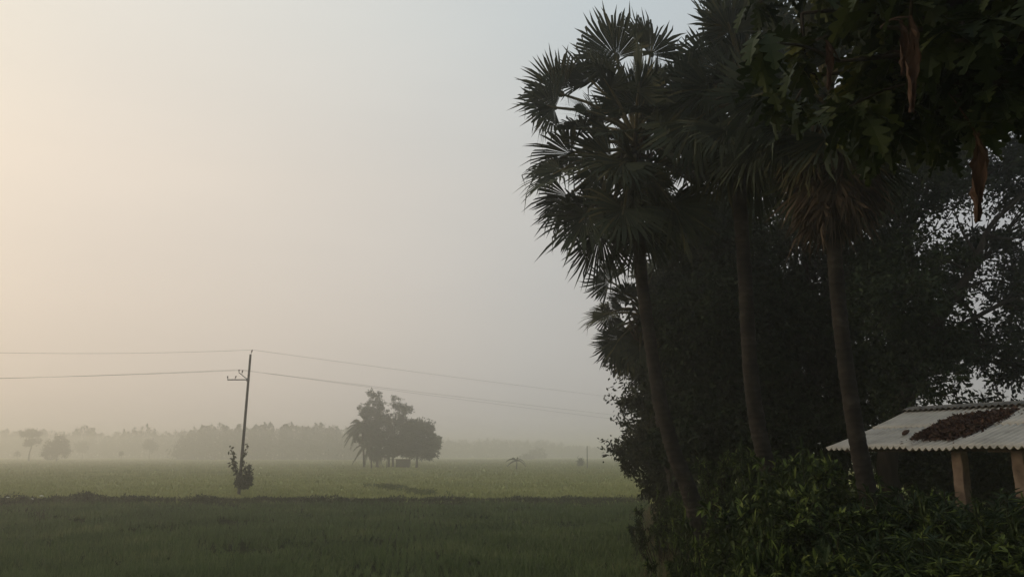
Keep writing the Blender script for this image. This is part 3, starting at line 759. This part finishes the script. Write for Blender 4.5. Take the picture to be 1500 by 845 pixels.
for (px, py, Y) in ((1175, 20, 6.2), (1230, 90, 6.0), (1215, -60, 6.6), (1290, 40, 5.4), (1330, 120, 5.8), (1400, 60, 5.2), (1450, 110, 6.0), (1500, 60, 5.6), (1380, -40, 6.4), (1290, -80, 6.8), (1120, -25, 7.0), (1470, -20, 6.8), (1540, 120, 6.6), (1300, 165, 6.6), (1420, 150, 6.8), (1360, 20, 7.2), (1500, 5, 7.4), (1255, 10, 7.3),
    (1200, 110, 6.8), (1240, 170, 6.4), (1265, 190, 7.0), (1330, 190, 7.6), (1380, 150, 7.8), (1440, 170, 8.0), (1490, 140, 7.8), (1160, -10, 6.9), (1190, 60, 7.4), (1320, 70, 7.8), (1410, 20, 8.0), (1480, 80, 8.2), (1270, 120, 7.8), (1350, -40, 8.2), (1450, -60, 8.0), (1540, 20, 8.2), (1560, 160, 7.6)):
    e = at(px, py, Y); s = bf_base + np.array([-.25, .12, min(7.6, max(4.3, e[2] - .4)) - bf_base[2]])
    mid = (s + e) / 2 + [0, 0, .25] + rng.normal(0, .1, 3)
    pth = smooth_path([s, mid, e], 14); tube(mb, pth, np.linspace(.06, .014, 14), 7)
    limbs.append(pth)
    for q in range(9):
        b_ = pth[int(rng.integers(6, 14))]; e2 = b_ + (rdir(1)[0] * [1, 1, .6] + [-.2, 0, .05]) * rng.uniform(.3, .7)
        p2 = smooth_path([b_, (b_ + e2) / 2 + [0, 0, .06], e2], 6); tube(mb, p2, np.linspace(.015, .008, 6), 5); tw_pts.append(e2)
# unseen rest of its crown, extended over and behind the viewer to shade shrubs
for (ex, ey, ez) in ((2.2, 3.2, 6.6), (1.2, .8, 7.4), (3.2, 1.5, 7.0), (4.5, .5, 6.6), (3.5, -1.5, 6.8), (5.5, -2, 6.4), (7.5, 1, 6.2), (8.5, 4, 6.0), (8.2, 7, 6.3), (6.5, 9, 7.2), (4.6, 7.6, 7.6), (3.0, 5.6, 7.6), (5.6, 3.4, 8.0), (4.2, 3.6, 7.2), (7.0, 6.5, 8.0), (2.4, -.8, 7.2)):
    e = np.array([ex, ey, ez + 1.1]); s = bf_base + np.array([-.5, .25, 4.6])
    pth = smooth_path([s, (s + e) / 2 + [0, 0, .35], e], 14); tube(mb, pth, np.linspace(.08, .014, 14), 7)
    for q in range(16):
        b_ = pth[int(rng.integers(5, 14))]; e2 = b_ + (rdir(1)[0] * [1, 1, .6] + [0, 0, .05]) * rng.uniform(.4, 1.1)
        tube(mb, smooth_path([b_, (b_ + e2) / 2 + [0, 0, .06], e2], 6), np.linspace(.015, .008, 6), 5); tw_pts.append(e2)
tw_pts = np.array(tw_pts)
N = len(tw_pts) * 13
p = np.repeat(tw_pts, 13, 0) + rng.normal(0, .05, (N, 3))
a = rng.uniform(0, 6.28, N); d = np.stack([np.cos(a) * .8, np.sin(a) * .8, rng.uniform(-1.3, .15, N)], -1)
scatter(lv, LOB, LOB_F, p, frames(d, np.stack([np.cos(a), np.sin(a), np.full(N, 1.0)], -1) + rdir(N) * .4), rng.uniform(.17, .42, N))
mb.build('trunk', M['bark'], bf, bf_base, True)
lv.build('foliage', M['breadfruit'], bf, bf_base)
for (px, py0, py1, Y, wd) in ((1335, 25, 165, 5.0, .042), (1322, 30, 110, 5.2, .03), (1432, 195, 325, 5.6, .06), (1213, 60, 130, 5.7, .03)):
    s = at(px - 3, py0, Y); e = at(px, py1, Y)
    mb = MB(); path = smooth_path([s, (s + e) / 2 + [.03, 0, 0], e], 16)
    prof = np.sin(np.linspace(.08, PI * .97, 16)) ** .6 * wd * (1 + rng.normal(0, .16, 16))
    # curled dry leaf: crumpled, open roll
    V = []
    for k in range(16):
        for q in range(9):
            an = -2.2 + 4.4 * q / 8; rr = prof[k] * (.55 + .45 * math.cos(an * 1.3 + k * .5)) + .008 + rng.normal(0, .004)
            V.append(path[k] + np.array([math.cos(an + k * .12) * rr, math.sin(an + k * .12) * rr, rng.normal(0, .006)]))
    i, j = np.meshgrid(np.arange(15), np.arange(8), indexing='ij')
    mb.add(np.array(V), [np.stack([i * 9 + j, i * 9 + j + 1, (i + 1) * 9 + j + 1, (i + 1) * 9 + j], -1).reshape(-1, 4)])
    near = min((tuple(l[q]) for l in limbs for q in range(6, 14)), key=lambda z: np.linalg.norm(np.array(z) - s))
    tube(mb, smooth_path([np.array(near), (np.array(near) + s) / 2 + [0, 0, .03], s], 6), .006, 5)
    mb.build('dead_leaf', M['dry_leaf'], bf, bf_base)['label'] = 'curled brown dead leaf hanging down'

# ------------------------------------------------------------------ electricity pole
PY = 46.6 * K
pb = gbase(353.5, PY); ptop = at(367, 519, PY)
pole = empty('utility_pole', pb, 'slim concrete electricity pole rising from the paddy with a climbing plant at its foot', 'utility pole')
mb = MB(); n = 12; path = np.linspace(pb - [0, 0, .3], ptop, n); tube(mb, path, np.linspace(.15, .10, n), 8)
mb.build('post', M['conc'], pole, pb)
arm0 = at(363, 556, PY); arm1 = at(333, 556, PY - .4); arm2 = at(350, 545.5, PY + 1.5)
mb = MB(); tube(mb, [arm0 + nrm(arm0 - arm1) * .16, arm1], .05, 4); mb.build('crossarm', M['steel'], pole, pb)
mb = MB(); tube(mb, [arm0, arm2], .045, 4); mb.build('crossarm', M['steel'], pole, pb)
mb = MB(); tube(mb, [arm0 + [0, 0, -.12], arm0 + [0, 0, .12]], .14, 8); mb.build('clamp', M['steel'], pole, pb)
def insulator(p, h=.26, lean=(0, 0, 1)):
    h *= 1.4
    ln = nrm(np.array(lean, float))
    mb = MB(); tube(mb, [p, p + ln * h * .5], .018, 5); pin = mb.build('insulator_pin', M['steel'], pole, pb)
    mb = MB(); k = np.array([.42, .5, .58, .68, .76, .84, .94, 1.0]); tube(mb, [p + ln * h * t for t in k], np.array([.03, .075, .05, .05, .07, .045, .05, .025]), 10)
    mb.build('insulator', M['porcelain'], pin, pb)
    return p + ln * h * .95
top_pin = insulator(ptop + np.array([.02, 0, -.03]), .34, (.25, 0, 1))
ia = insulator(arm1 + (arm0 - arm1) * .02, .24, (-.1, 0, 1)); ib = insulator(arm1 + (arm0 - arm1) * .36, .26, (.3, 0, 1))
ic = insulator(arm2, .2); id_ = insulator(arm2 + (arm0 - arm2) * .3, .3, (.2, 0, 1))
def wire(label, pts, sags, r=.009):
    mb = MB(); P = []
    for (a_, b_), s in zip(zip(pts[:-1], pts[1:]), sags):
        t = np.linspace(0, 1, 40)[:, None]; seg = a_ + (b_ - a_) * t; seg[:, 2] -= s * 4 * (t * (1 - t))[:, 0]; P.append(seg if not P else seg[1:])
    tube(mb, np.concatenate(P), r, 5)
    tag(mb.build('power_line', M['wire'], origin=pts[1]), label, 'power line', 'power lines across the field')
wire('topmost power line passing over the tip of the pole', [at(-160, 512, 57), top_pin, at(1050, 599, 125)], [.3, .18])
wire('lower power line, upper of the close pair right of the pole', [at(-160, 557, 58), id_, at(1050, 624, 125)], [.1, .12])
wire('lower power line, bottom one of the close pair right of the pole', [at(-160, 558, 59), ic, at(1050, 632, 126)], [.1, .12])

# plant climbing the pole foot
vp = empty('climbing_plant', pb + [.0, -.25, 0], 'leafy climber growing up round the foot of the electricity pole', 'plant')
vo = pb + [.0, -.25, 0]
mb = MB(); lv = MB()
for pix in (((353, 716), (346, 690), (342, 670), (338, 655)), ((355, 716), (354, 695), (357, 670), (361, 650)), ((354, 716), (350, 700), (343, 684), (341, 672)), ((356, 716), (360, 700), (365, 692), (366, 684)), ((357, 716), (362, 706), (369, 700))):
    pth = smooth_path([at(px, py, PY - .25) + rng.normal(0, .04, 3) for px, py in pix], 22)
    tube(mb, pth, np.linspace(.02, .008, 22), 5)
    n = 80; i0 = rng.integers(2, 22, n); p = pth[i0] + rng.normal(0, .09, (n, 3))
    scatter(lv, LEAF, LEAF_F, p, frames(rdir(n) + [0, 0, -.7], rdir(n) + [0, 0, .4]), rng.uniform(.2, .36, n), np.full(n, 1.5))
n = 520; u = rdir(n) * rng.random((n, 1)) ** .4
p = at(356, 706, PY - .25) + u * [.75, .6, .62]
scatter(lv, LEAF, LEAF_F, p, frames(rdir(n) + [0, 0, .1], rdir(n)), rng.uniform(.17, .34, n), np.full(n, 1.4))
n = 110; p = at(362, 690, PY - .25) + rdir(n) * rng.random((n, 1)) ** .4 * [.36, .3, .8]
scatter(lv, LEAF, LEAF_F, p, frames(rdir(n) + [0, 0, -.3], rdir(n)), rng.uniform(.17, .32, n), np.full(n, 1.4))
mb.build('stem', M['bark'], vp, vo); lv.build('foliage', M['vine'], vp, vo)

# ------------------------------------------------------------------ the clump of trees with the hut in the field
GYD = 145.0 * K
def gp(px, dy=0): return gbase(px, GYD + dy * K)
def LK(px, py, dy, rx, ry, rz): return LB(px, py, GYD + dy * K, rx * K, ry * K, rz * K)
def arching_frond(mb, s, a, e, L, n=30, drp=.9, w=.55):
    t = np.linspace(0, 1, n); d = np.array([math.cos(a), math.sin(a), 0])
    P = s + np.outer(t * L * math.cos(e), d) + np.outer(t * L * math.sin(e) - drp * L * t ** 2.2, [0, 0, 1])
    tube(mb, P, np.linspace(.08, .03, n), 4, cap=False)
    side = np.array([-d[1], d[0], 0]); T = nrm(np.gradient(P, axis=0))
    for sg in (-1, 1):
        for rep in range(3):
            p = P[2:] + rng.normal(0, .04, (n - 2, 3)); dd = side * sg + T[2:] * .7 + np.array([0, 0, -.6]) + rng.normal(0, .15, (n - 2, 3))
            scatter(mb, BLADE, BLADE_F, p, frames(dd, rdir(n - 2) + [0, 0, 1]), w * L * .34 * np.sin(PI * (.12 + .8 * t[2:])) ** .6, np.full(n - 2, .16))
def feather_palm(label, px, Y, top_px, n, L, low=-.5, r=.16):
    b = gbase(px, Y); c = at(*top_px, Y)
    root = empty('feather_palm', b, label, 'palm tree')
    mb = MB(); tube(mb, smooth_path([b - [0, 0, .1], (b + c) / 2 + [.15, 0, 0], c], 14), np.linspace(r * 1.2, r * .8, 14), 8, .03); mb.build('trunk', M['bark'], root, b, True)
    for k in range(n):
        e = 1.25 + (low - 1.25) * (k + .5) / n
        mb = MB(); arching_frond(mb, c, k * 2.39996 + .4, e, L * rng.uniform(.8, 1.1), drp=.6 + .25 * (k / n))
        mb.build('frond', M['far_leaf'], root, b)
feather_palm('feathery palm with drooping fronds at the left of the hut clump', 534, GYD - 4, (530, 626), 28, 5.5, low=-.3, r=.24)
feather_palm('low feathery palm whose fronds droop near the ground in front of the clump', 545, GYD - 7, (541, 652), 20, 4.6, r=.2)
b0 = gp(553)
leafy_tree('leafy_tree', 'dense tree in the left middle of the hut clump, right behind the feathery palm', 'tree', b0, [b0, b0 + [0, 0, 3], b0 + [.2, 0, 6], b0 + [0, 0, 9]], .4,
           [LK(545, 616, 0, 2.2, 2.2, 2.2), LK(562, 634, 0, 2.3, 2.2, 2.3), LK(556, 655, 0, 2.6, 2.0, 1.9), LK(533, 636, 1, 2.0, 2, 2.0), LK(578, 650, 1, 1.6, 1.5, 2.0), LK(540, 608, 1, 1.3, 1.3, 1.0)], 150, 90, .62, .6, 'far_leaf', twigs=False)
b0 = gp(570, 3)
leafy_tree('tall_thin_tree', 'tall tree with an airy two headed crown topping the hut clump', 'tree', b0, [b0, b0 + [0, 0, 5], b0 + [.2, 0, 11], b0 + [-.6, 0, 14.5]], .3,
           [LK(544, 580, 3, .8, .9, 1.1), LK(557, 586, 3, 1.1, 1.1, 1.4), LK(556, 600, 3, 1.5, 1.1, 1.5), LK(538, 595, 3, 1.5, 1.1, .7), LK(560, 612, 3, 1.6, 1.2, 1.1)], 80, 55, .5, .46, 'far_leaf')
b0 = gp(576, 2)
leafy_tree('tall_thin_tree', 'slender airy tree in the middle of the hut clump, right of the tallest one', 'tree', b0, [b0, b0 + [0, 0, 4.5], b0 + [.2, 0, 10], b0 + [.4, 0, 14.5]], .3,
           [LK(580, 589, 2, 1.1, 1.1, 1.0), LK(587, 602, 2, 1.8, 1.2, 1.3), LK(596, 598, 2, 1.2, 1.1, .8), LK(577, 618, 2, 1.6, 1.3, 1.5), LK(590, 622, 2, 1.5, 1.3, 1.4), LK(571, 640, 2, 1.6, 1.4, 2.0)], 100, 55, .5, .48, 'far_leaf')
b0 = gp(611)
leafy_tree('round_tree', 'big round dense tree on a short trunk at the right of the hut clump', 'tree', b0, [b0, b0 + [0, 0, 1.8], b0 + [.1, 0, 3.6], b0 + [.1, 0, 6]], .36,
           [LK(610, 640, 0, 3.3, 3.2, 2.9), LK(598, 648, -1, 2.9, 2.8, 2.4), LK(629, 651, 0, 1.9, 2.6, 2.0), LK(617, 627, 0, 2.4, 2.2, 1.6), LK(603, 660, 0, 2.3, 2.2, 1.2), LK(622, 663, 0, 1.7, 1.8, 1.0), LK(598, 622, 0, 1.4, 1.4, .9), LK(635, 646, 0, 1.1, 1.4, .9)], 300, 80, .55, .58, 'far_leaf', twigs=False)
mb = MB(); c1 = gp(591, -2); hut = empty('hut', c1, 'small dark box shaped field hut beneath the round tree', 'hut')
zt = at(591, 672, GYD - 2 * K)[2]; hw = 3.5
box(mb, c1 + [0, 0, (zt - .15) / 2], (hw, 3.0, zt - .15)); mb.build('wall', M['hutwall'], hut, c1)
mb = MB(); box(mb, c1 + [0, 0, zt - .06], (hw + .4, 3.4, .16)); mb.build('roof', M['timber'], hut, c1)
mb = MB(); box(mb, c1 + [-.5, -1.52, .85], (.8, .05, 1.7)); mb.build('door', M['timber'], hut, c1)
b0 = gp(567, -1)
leafy_tree('sapling', 'slim sapling under the hut clump, between the palm and the hut', 'tree', b0, [b0, b0 + [0, 0, 1.1], b0 + [.1, 0, 2.2], b0 + [.1, 0, 3.3]], .12,
           [LK(562, 664, -1, 1.4, .9, 1.0), LK(574, 660, -1, 1.3, .9, 1.1), LK(550, 664, -1, 1.2, .9, .9)], 50, 50, .5, .5, 'far_leaf', twigs=False)

# banana plant and odd things further right in the paddy
def banana(label, px, Y, h, leaves):
    Y *= K; h *= K
    b = gbase(px, Y); root = empty('banana_plant', b, label, 'plant')
    mb = MB(); c = b + [0, 0, h * .55]; tube(mb, [b, (b + c) / 2, c], [.16, .13, .09], 8); mb.build('stem', M['far_leaf'], root, b)
    for (a, e, L, dr) in leaves:
        L *= K
        n = 14; t = np.linspace(0, 1, n); d = np.array([math.cos(a), math.sin(a) * .6, 0])
        Pq = c + np.outer(t * L * math.cos(e), d) + np.outer(t * L * math.sin(e) - dr * L * t ** 2, [0, 0, 1])
        w_ = .42 * np.sin(PI * (.08 + .9 * t)) ** .6; sd = np.array([-d[1], d[0], .0]) + [0, .4, -.5]; sd = nrm(sd)
        V = np.stack([Pq + sd * w_[:, None], Pq + [0, 0, .05], Pq + sd * [-1, -1, 1] * w_[:, None]], 1).reshape(-1, 3)
        k = np.arange(n - 1)[:, None] * 3
        mb = MB(); mb.add(V, [np.concatenate([k + [0, 1, 4, 3], k + [1, 2, 5, 4]])]); mb.build('leaf', M['far_leaf'], root, b)
banana('lone banana plant with drooping leaves standing out in the far paddy', 757, 128, 2.4, [(3.0, .75, 2.4, .75), (2.5, 1.0, 1.8, .6), (.2, .8, 2.0, .95), (.5, .4, 1.8, .9), (3.4, .3, 1.7, .8), (1.3, 1.2, 1.4, .5)])
def far_bush(name, label, cat, px, py, Y, w, h, n=50, trunk=.1, leaf=.5, group=None, mat='far_leaf'):
    Y *= K; w *= K; h *= K; leaf *= 1.2
    b = gbase(px, Y); c = at(px, py, Y)
    ra = lambda: rng.uniform(.75, 1.25)
    leafy_tree(name, label, cat, b, [b, b + [0, 0, c[2] * .3], b + [.1, 0, c[2] * .6], c], trunk,
               [(c, (w * .8, w * .8, h * .8)), (c + [w * .5 * ra(), 0, -h * .3 * ra()], (w * .55 * ra(), w * .6, h * .55 * ra())), (c + [-w * .5 * ra(), 0, -h * .2 * ra()], (w * .55 * ra(), w * .6, h * .6 * ra())), (c + [w * .2 * rng.normal(), 0, h * .5 * ra()], (w * .5 * ra(), w * .6, h * .5)), (c + [w * .6 * rng.normal(), 0, h * .2], (w * .4, w * .5, h * .4)), (c + [w * .5 * rng.normal(), 0, -h * .6], (w * .6, w * .5, h * .4))], n, 40, leaf, leaf * 1.1, mat, group, inner=.15, twigs=False)
far_bush('bush', 'faint low round tree in the mist just right of the banana plant', 'bush', 787, 664, 420, 4.2, 2.6, 70, .2, .8)
far_bush('bush', 'faint low flat bush between the banana plant and the faint round tree', 'bush', 772, 670, 380, 3.4, 1.1, 50, .2, .7)
far_bush('bush', 'tiny faint bush just left of the thin lone post', 'bush', 851, 676, 160, .5, .8, 14, .04, .3)
b = gbase(860, 137 * K); t_ = at(860, 653, 137 * K)
mb = MB(); tube(mb, [b - [0, 0, .1], (b + t_) / 2, t_], [.12, .11, .09], 8); root = mb.build('post', M['conc'], origin=b)
tag(root, 'thin lone post in the far paddy left of the grove', 'post')

# trees far off on the left
def flat_tree():
    Y = 290 * K; b = gbase(43, Y); q = K
    def L_(px, py, rx, ry, rz): return LB(px, py, Y, rx * q, ry * q, rz * q)
    leafy_tree('umbrella_tree', 'flat topped umbrella shaped tree with two leaf tiers far left in the mist', 'tree', b, [b, b + [0, 0, 4], b + [.7, 0, 7.5], b + [.9, 0, 12]], .42,
               [L_(46, 634, 4.4, 3.5, .8), L_(38, 635.5, 2.6, 2.5, .5), L_(55, 635.5, 2.4, 2.5, .5), L_(47, 631, 2.8, 2, .6), L_(48, 646, 2.9, 2.4, 1.1), L_(41, 649, 1.6, 1.6, .7)], 120, 45, .75, .7, 'far_leaf', inner=.1, twigs=False)
flat_tree()
far_bush('round_tree', 'round bushy tree right of the umbrella shaped tree in the mist', 'tree', 84, 655, 270, 4.6, 3.6, 190, .3, .6)
far_bush('bush', 'small pale round tree in the mist right of the bushy tree', 'bush', 121, 653, 400, 3.3, 2.6, 60, .25, .8)
far_bush('bush', 'small lone tree on a thin trunk before the far wood, left of the pole', 'bush', 219, 651, 380, 3.9, 2.4, 60, .25, .8)
far_bush('bush', 'speck of a bush in the mist between two far trees', 'bush', 178, 664, 330, .8, .8, 16, .08, .4)
far_bush('bush', 'little bush in the mist at the foot of the umbrella shaped tree', 'bush', 26, 664, 330, .9, 1.0, 16, .08, .4)

# far woods
def wood(label, Y, profile, jit, seed, dens=1.0):
    """profile: (px, top py) outline of the wood, built as many crowns standing side by side"""
    global rng
    rng = np.random.default_rng(seed)
    mb = MB(); xs_ = np.array([p[0] for p in profile]); ys_ = np.array([p[1] for p in profile])
    px = xs_[0]
    while px < xs_[-1]:
        for dep in (0, 16):
            q = px + rng.normal(0, 3); ty = float(np.interp(q, xs_, ys_)) + rng.uniform(-2.5, 6.5) * jit / 2.5 + (2 if dep else 0)
            Yd = Y + dep + rng.normal(0, 3)
            top = at(q, ty, Yd); hh = top[2]; r = Yd / F * rng.uniform(5.5, 11)
            n = int(230 * dens); kind = rng.random()
            u = rng.random(n); zz = hh * (1 - .75 * u); sh = np.sqrt(np.clip(u / .35, .02, 1)) if kind < .6 else np.clip(u * 1.6 + .05, 0, 1)
            a_ = rng.uniform(0, 2 * PI, n); rr = r * sh * np.sqrt(rng.random(n)) * (1 + .35 * np.sin(zz * 1.1 + kind * 9) * np.sin(a_ * 2 + kind * 5))
            p = np.stack([top[0] + np.cos(a_) * rr, top[1] + np.sin(a_) * rr * .8, zz], -1)
            scatter(mb, KITE, KITE_F, p, frames(rdir(n) + [0, 0, -.1], rdir(n)), rng.uniform(.9, 2.0, n))
            m_ = 60
            pl = np.stack([top[0] + rng.normal(0, r, m_), np.full(m_, top[1]), rng.random(m_) * hh * .5], -1)
            scatter(mb, KITE, KITE_F, pl, frames(rdir(m_), rdir(m_)), rng.uniform(1.4, 3.0, m_))
            tube(mb, [(top[0], top[1], -.1), (top[0], top[1], hh * .3), (top[0], top[1], hh * .7)], [.35, .3, .2], 5, cap=False)
        px += 5.0
    tag(mb.build('far_wood', M['far_leaf']), label, 'wood', kind='stuff')
wood('dim belt of mixed trees across the mist behind the electricity pole', 540, [(268, 640), (280, 630), (300, 624), (322, 621), (345, 623), (368, 622), (392, 619), (412, 624), (430, 621), (452, 623), (470, 620), (490, 624), (512, 624), (545, 630)], 2.5, 31)
wood('paler misty wood far behind the trees at the left', 740, [(-60, 634), (0, 632), (20, 628), (40, 632), (66, 628), (95, 634), (110, 628), (126, 622), (142, 628), (160, 638), (180, 630), (200, 628), (214, 622), (232, 632), (262, 632), (285, 630)], 2.5, 32)
wood('very faint misty wood along the horizon right of the hut clump', 900, [(600, 640), (640, 640), (665, 643), (690, 645), (715, 643), (745, 642), (770, 645), (800, 646), (830, 650), (870, 653), (920, 652), (980, 650)], 2.0, 33)
wood('misty wood showing beyond the shed and grove', 360, [(1230, 640), (1280, 634), (1340, 638), (1400, 634), (1470, 636), (1540, 632)], 3, 34)

# ------------------------------------------------------------------ haze
mb = MB(); box(mb, (0, 700, 8.5), (3200, 1700, 20.0))
hz = mb.build('haze', bpy.data.materials.new('mist'))
tag(hz, 'pale ground mist lying over the whole field', 'mist', kind='stuff')
hm = hz.data.materials[0]; hm.use_nodes = True; nt = hm.node_tree
for nd in list(nt.nodes):
    if nd.type != 'OUTPUT_MATERIAL': nt.nodes.remove(nd)
pv = nt.nodes.new('ShaderNodeVolumePrincipled')
pv.inputs['Color'].default_value = (.988, .962, .933, 1); pv.inputs['Density'].default_value = .0024; pv.inputs['Anisotropy'].default_value = .78
nt.links.new(pv.outputs[0], nt.nodes['Material Output'].inputs['Volume'])

# ------------------------------------------------------------------ light
SUN_EL, SUN_AZ = math.radians(18), math.radians(-75)     # azimuth from +Y, negative = left
w = bpy.data.worlds.new('World'); sc.world = w; w.use_nodes = True
nt = w.node_tree; bg = nt.nodes['Background']
sky = nt.nodes.new('ShaderNodeTexSky'); sky.sky_type = 'NISHITA'; sky.sun_disc = False
sky.sun_elevation = SUN_EL; sky.sun_rotation = SUN_AZ; sky.altitude = 0; sky.air_density = 1.0; sky.dust_density = 7.0; sky.ozone_density = 1.0
# thin high overcast veil over the clear sky
mixn = nt.nodes.new('ShaderNodeMix'); mixn.data_type = 'RGBA'; mixn.inputs[0].default_value = .86
nt.links.new(sky.outputs[0], mixn.inputs[6]); tcw = nt.nodes.new('ShaderNodeTexCoord'); dp = nt.nodes.new('ShaderNodeVectorMath'); dp.operation = 'DOT_PRODUCT'
nt.links.new(tcw.outputs['Generated'], dp.inputs[0]); dp.inputs[1].default_value = (math.sin(SUN_AZ) * math.cos(SUN_EL), math.cos(SUN_AZ) * math.cos(SUN_EL), math.sin(SUN_EL))
mr = nt.nodes.new('ShaderNodeMapRange'); mr.inputs[1].default_value = -1; mr.inputs[2].default_value = 1; nt.links.new(dp.outputs['Value'], mr.inputs[0])
veil = ramp(nt, mr.outputs[0], [(0, (.12, .14, .17)), (.35, (.38, .41, .44)), (.63, (.53, .555, .555)), (.86, (.755, .69, .60)), (1, (.90, .78, .60))])
sx = nt.nodes.new('ShaderNodeSeparateXYZ'); nt.links.new(tcw.outputs['Generated'], sx.inputs[0])
dust = ramp(nt, sx.outputs['Z'], [(0, (.77, .71, .68)), (.16, (.88, .815, .77)), (.32, (.97, .925, .885)), (.5, (.95, .99, 1.01)), (.7, (.90, .99, 1.06))])
dm = nt.nodes.new('ShaderNodeVectorMath'); dm.operation = 'MULTIPLY'; nt.links.new(veil, dm.inputs[0]); nt.links.new(dust, dm.inputs[1])
skn = noise(nt, 1.6, 3, 'Generated', stretch=(1, 1, 4)); skr = ramp(nt, skn, [(.3, (.975, .975, .975)), (.7, (1.03, 1.025, 1.02))])   # uneven thin veil
dn = nt.nodes.new('ShaderNodeVectorMath'); dn.operation = 'MULTIPLY'; nt.links.new(dm.outputs[0], dn.inputs[0]); nt.links.new(skr, dn.inputs[1]); veil = dn.outputs[0]
vs = nt.nodes.new('ShaderNodeVectorMath'); vs.operation = 'SCALE'; vs.inputs['Scale'].default_value = 10.0; nt.links.new(veil, vs.inputs[0])
nt.links.new(vs.outputs[0], mixn.inputs[7])
nt.links.new(mixn.outputs[2], bg.inputs[0]); bg.inputs[1].default_value = .12
ld = bpy.data.lights.new('sun', 'SUN'); ld.energy = .7; ld.angle = math.radians(14); ld.color = (1, .86, .66)
lo = bpy.data.objects.new('sun', ld); C.objects.link(lo)
sd = Vector((math.sin(SUN_AZ) * math.cos(SUN_EL), math.cos(SUN_AZ) * math.cos(SUN_EL), math.sin(SUN_EL)))
lo.rotation_euler = sd.to_track_quat('Z', 'Y').to_euler(); lo.location = (0, 0, 40)

# ------------------------------------------------------------------ camera and render settings
cd = bpy.data.cameras.new('camera'); cam = bpy.data.objects.new('camera', cd); C.objects.link(cam)
cd.sensor_width = 36; cd.sensor_fit = 'HORIZONTAL'; cd.lens = 36 * F / 1500; cd.clip_end = 6000; cd.clip_start = .05
cam.location = (0, 0, H); cam.rotation_euler = (PI / 2 + PITCH, 0, 0)
sc.camera = cam
sc.view_settings.view_transform = 'Standard'; sc.view_settings.look = 'None'; sc.view_settings.exposure = 0; sc.view_settings.gamma = 1
sc.render.engine = 'CYCLES'
cy = sc.cycles; cy.max_bounces = 8; cy.diffuse_bounces = 3; cy.glossy_bounces = 2; cy.transmission_bounces = 3; cy.volume_bounces = 2; cy.transparent_max_bounces = 4
cy.use_denoising = True
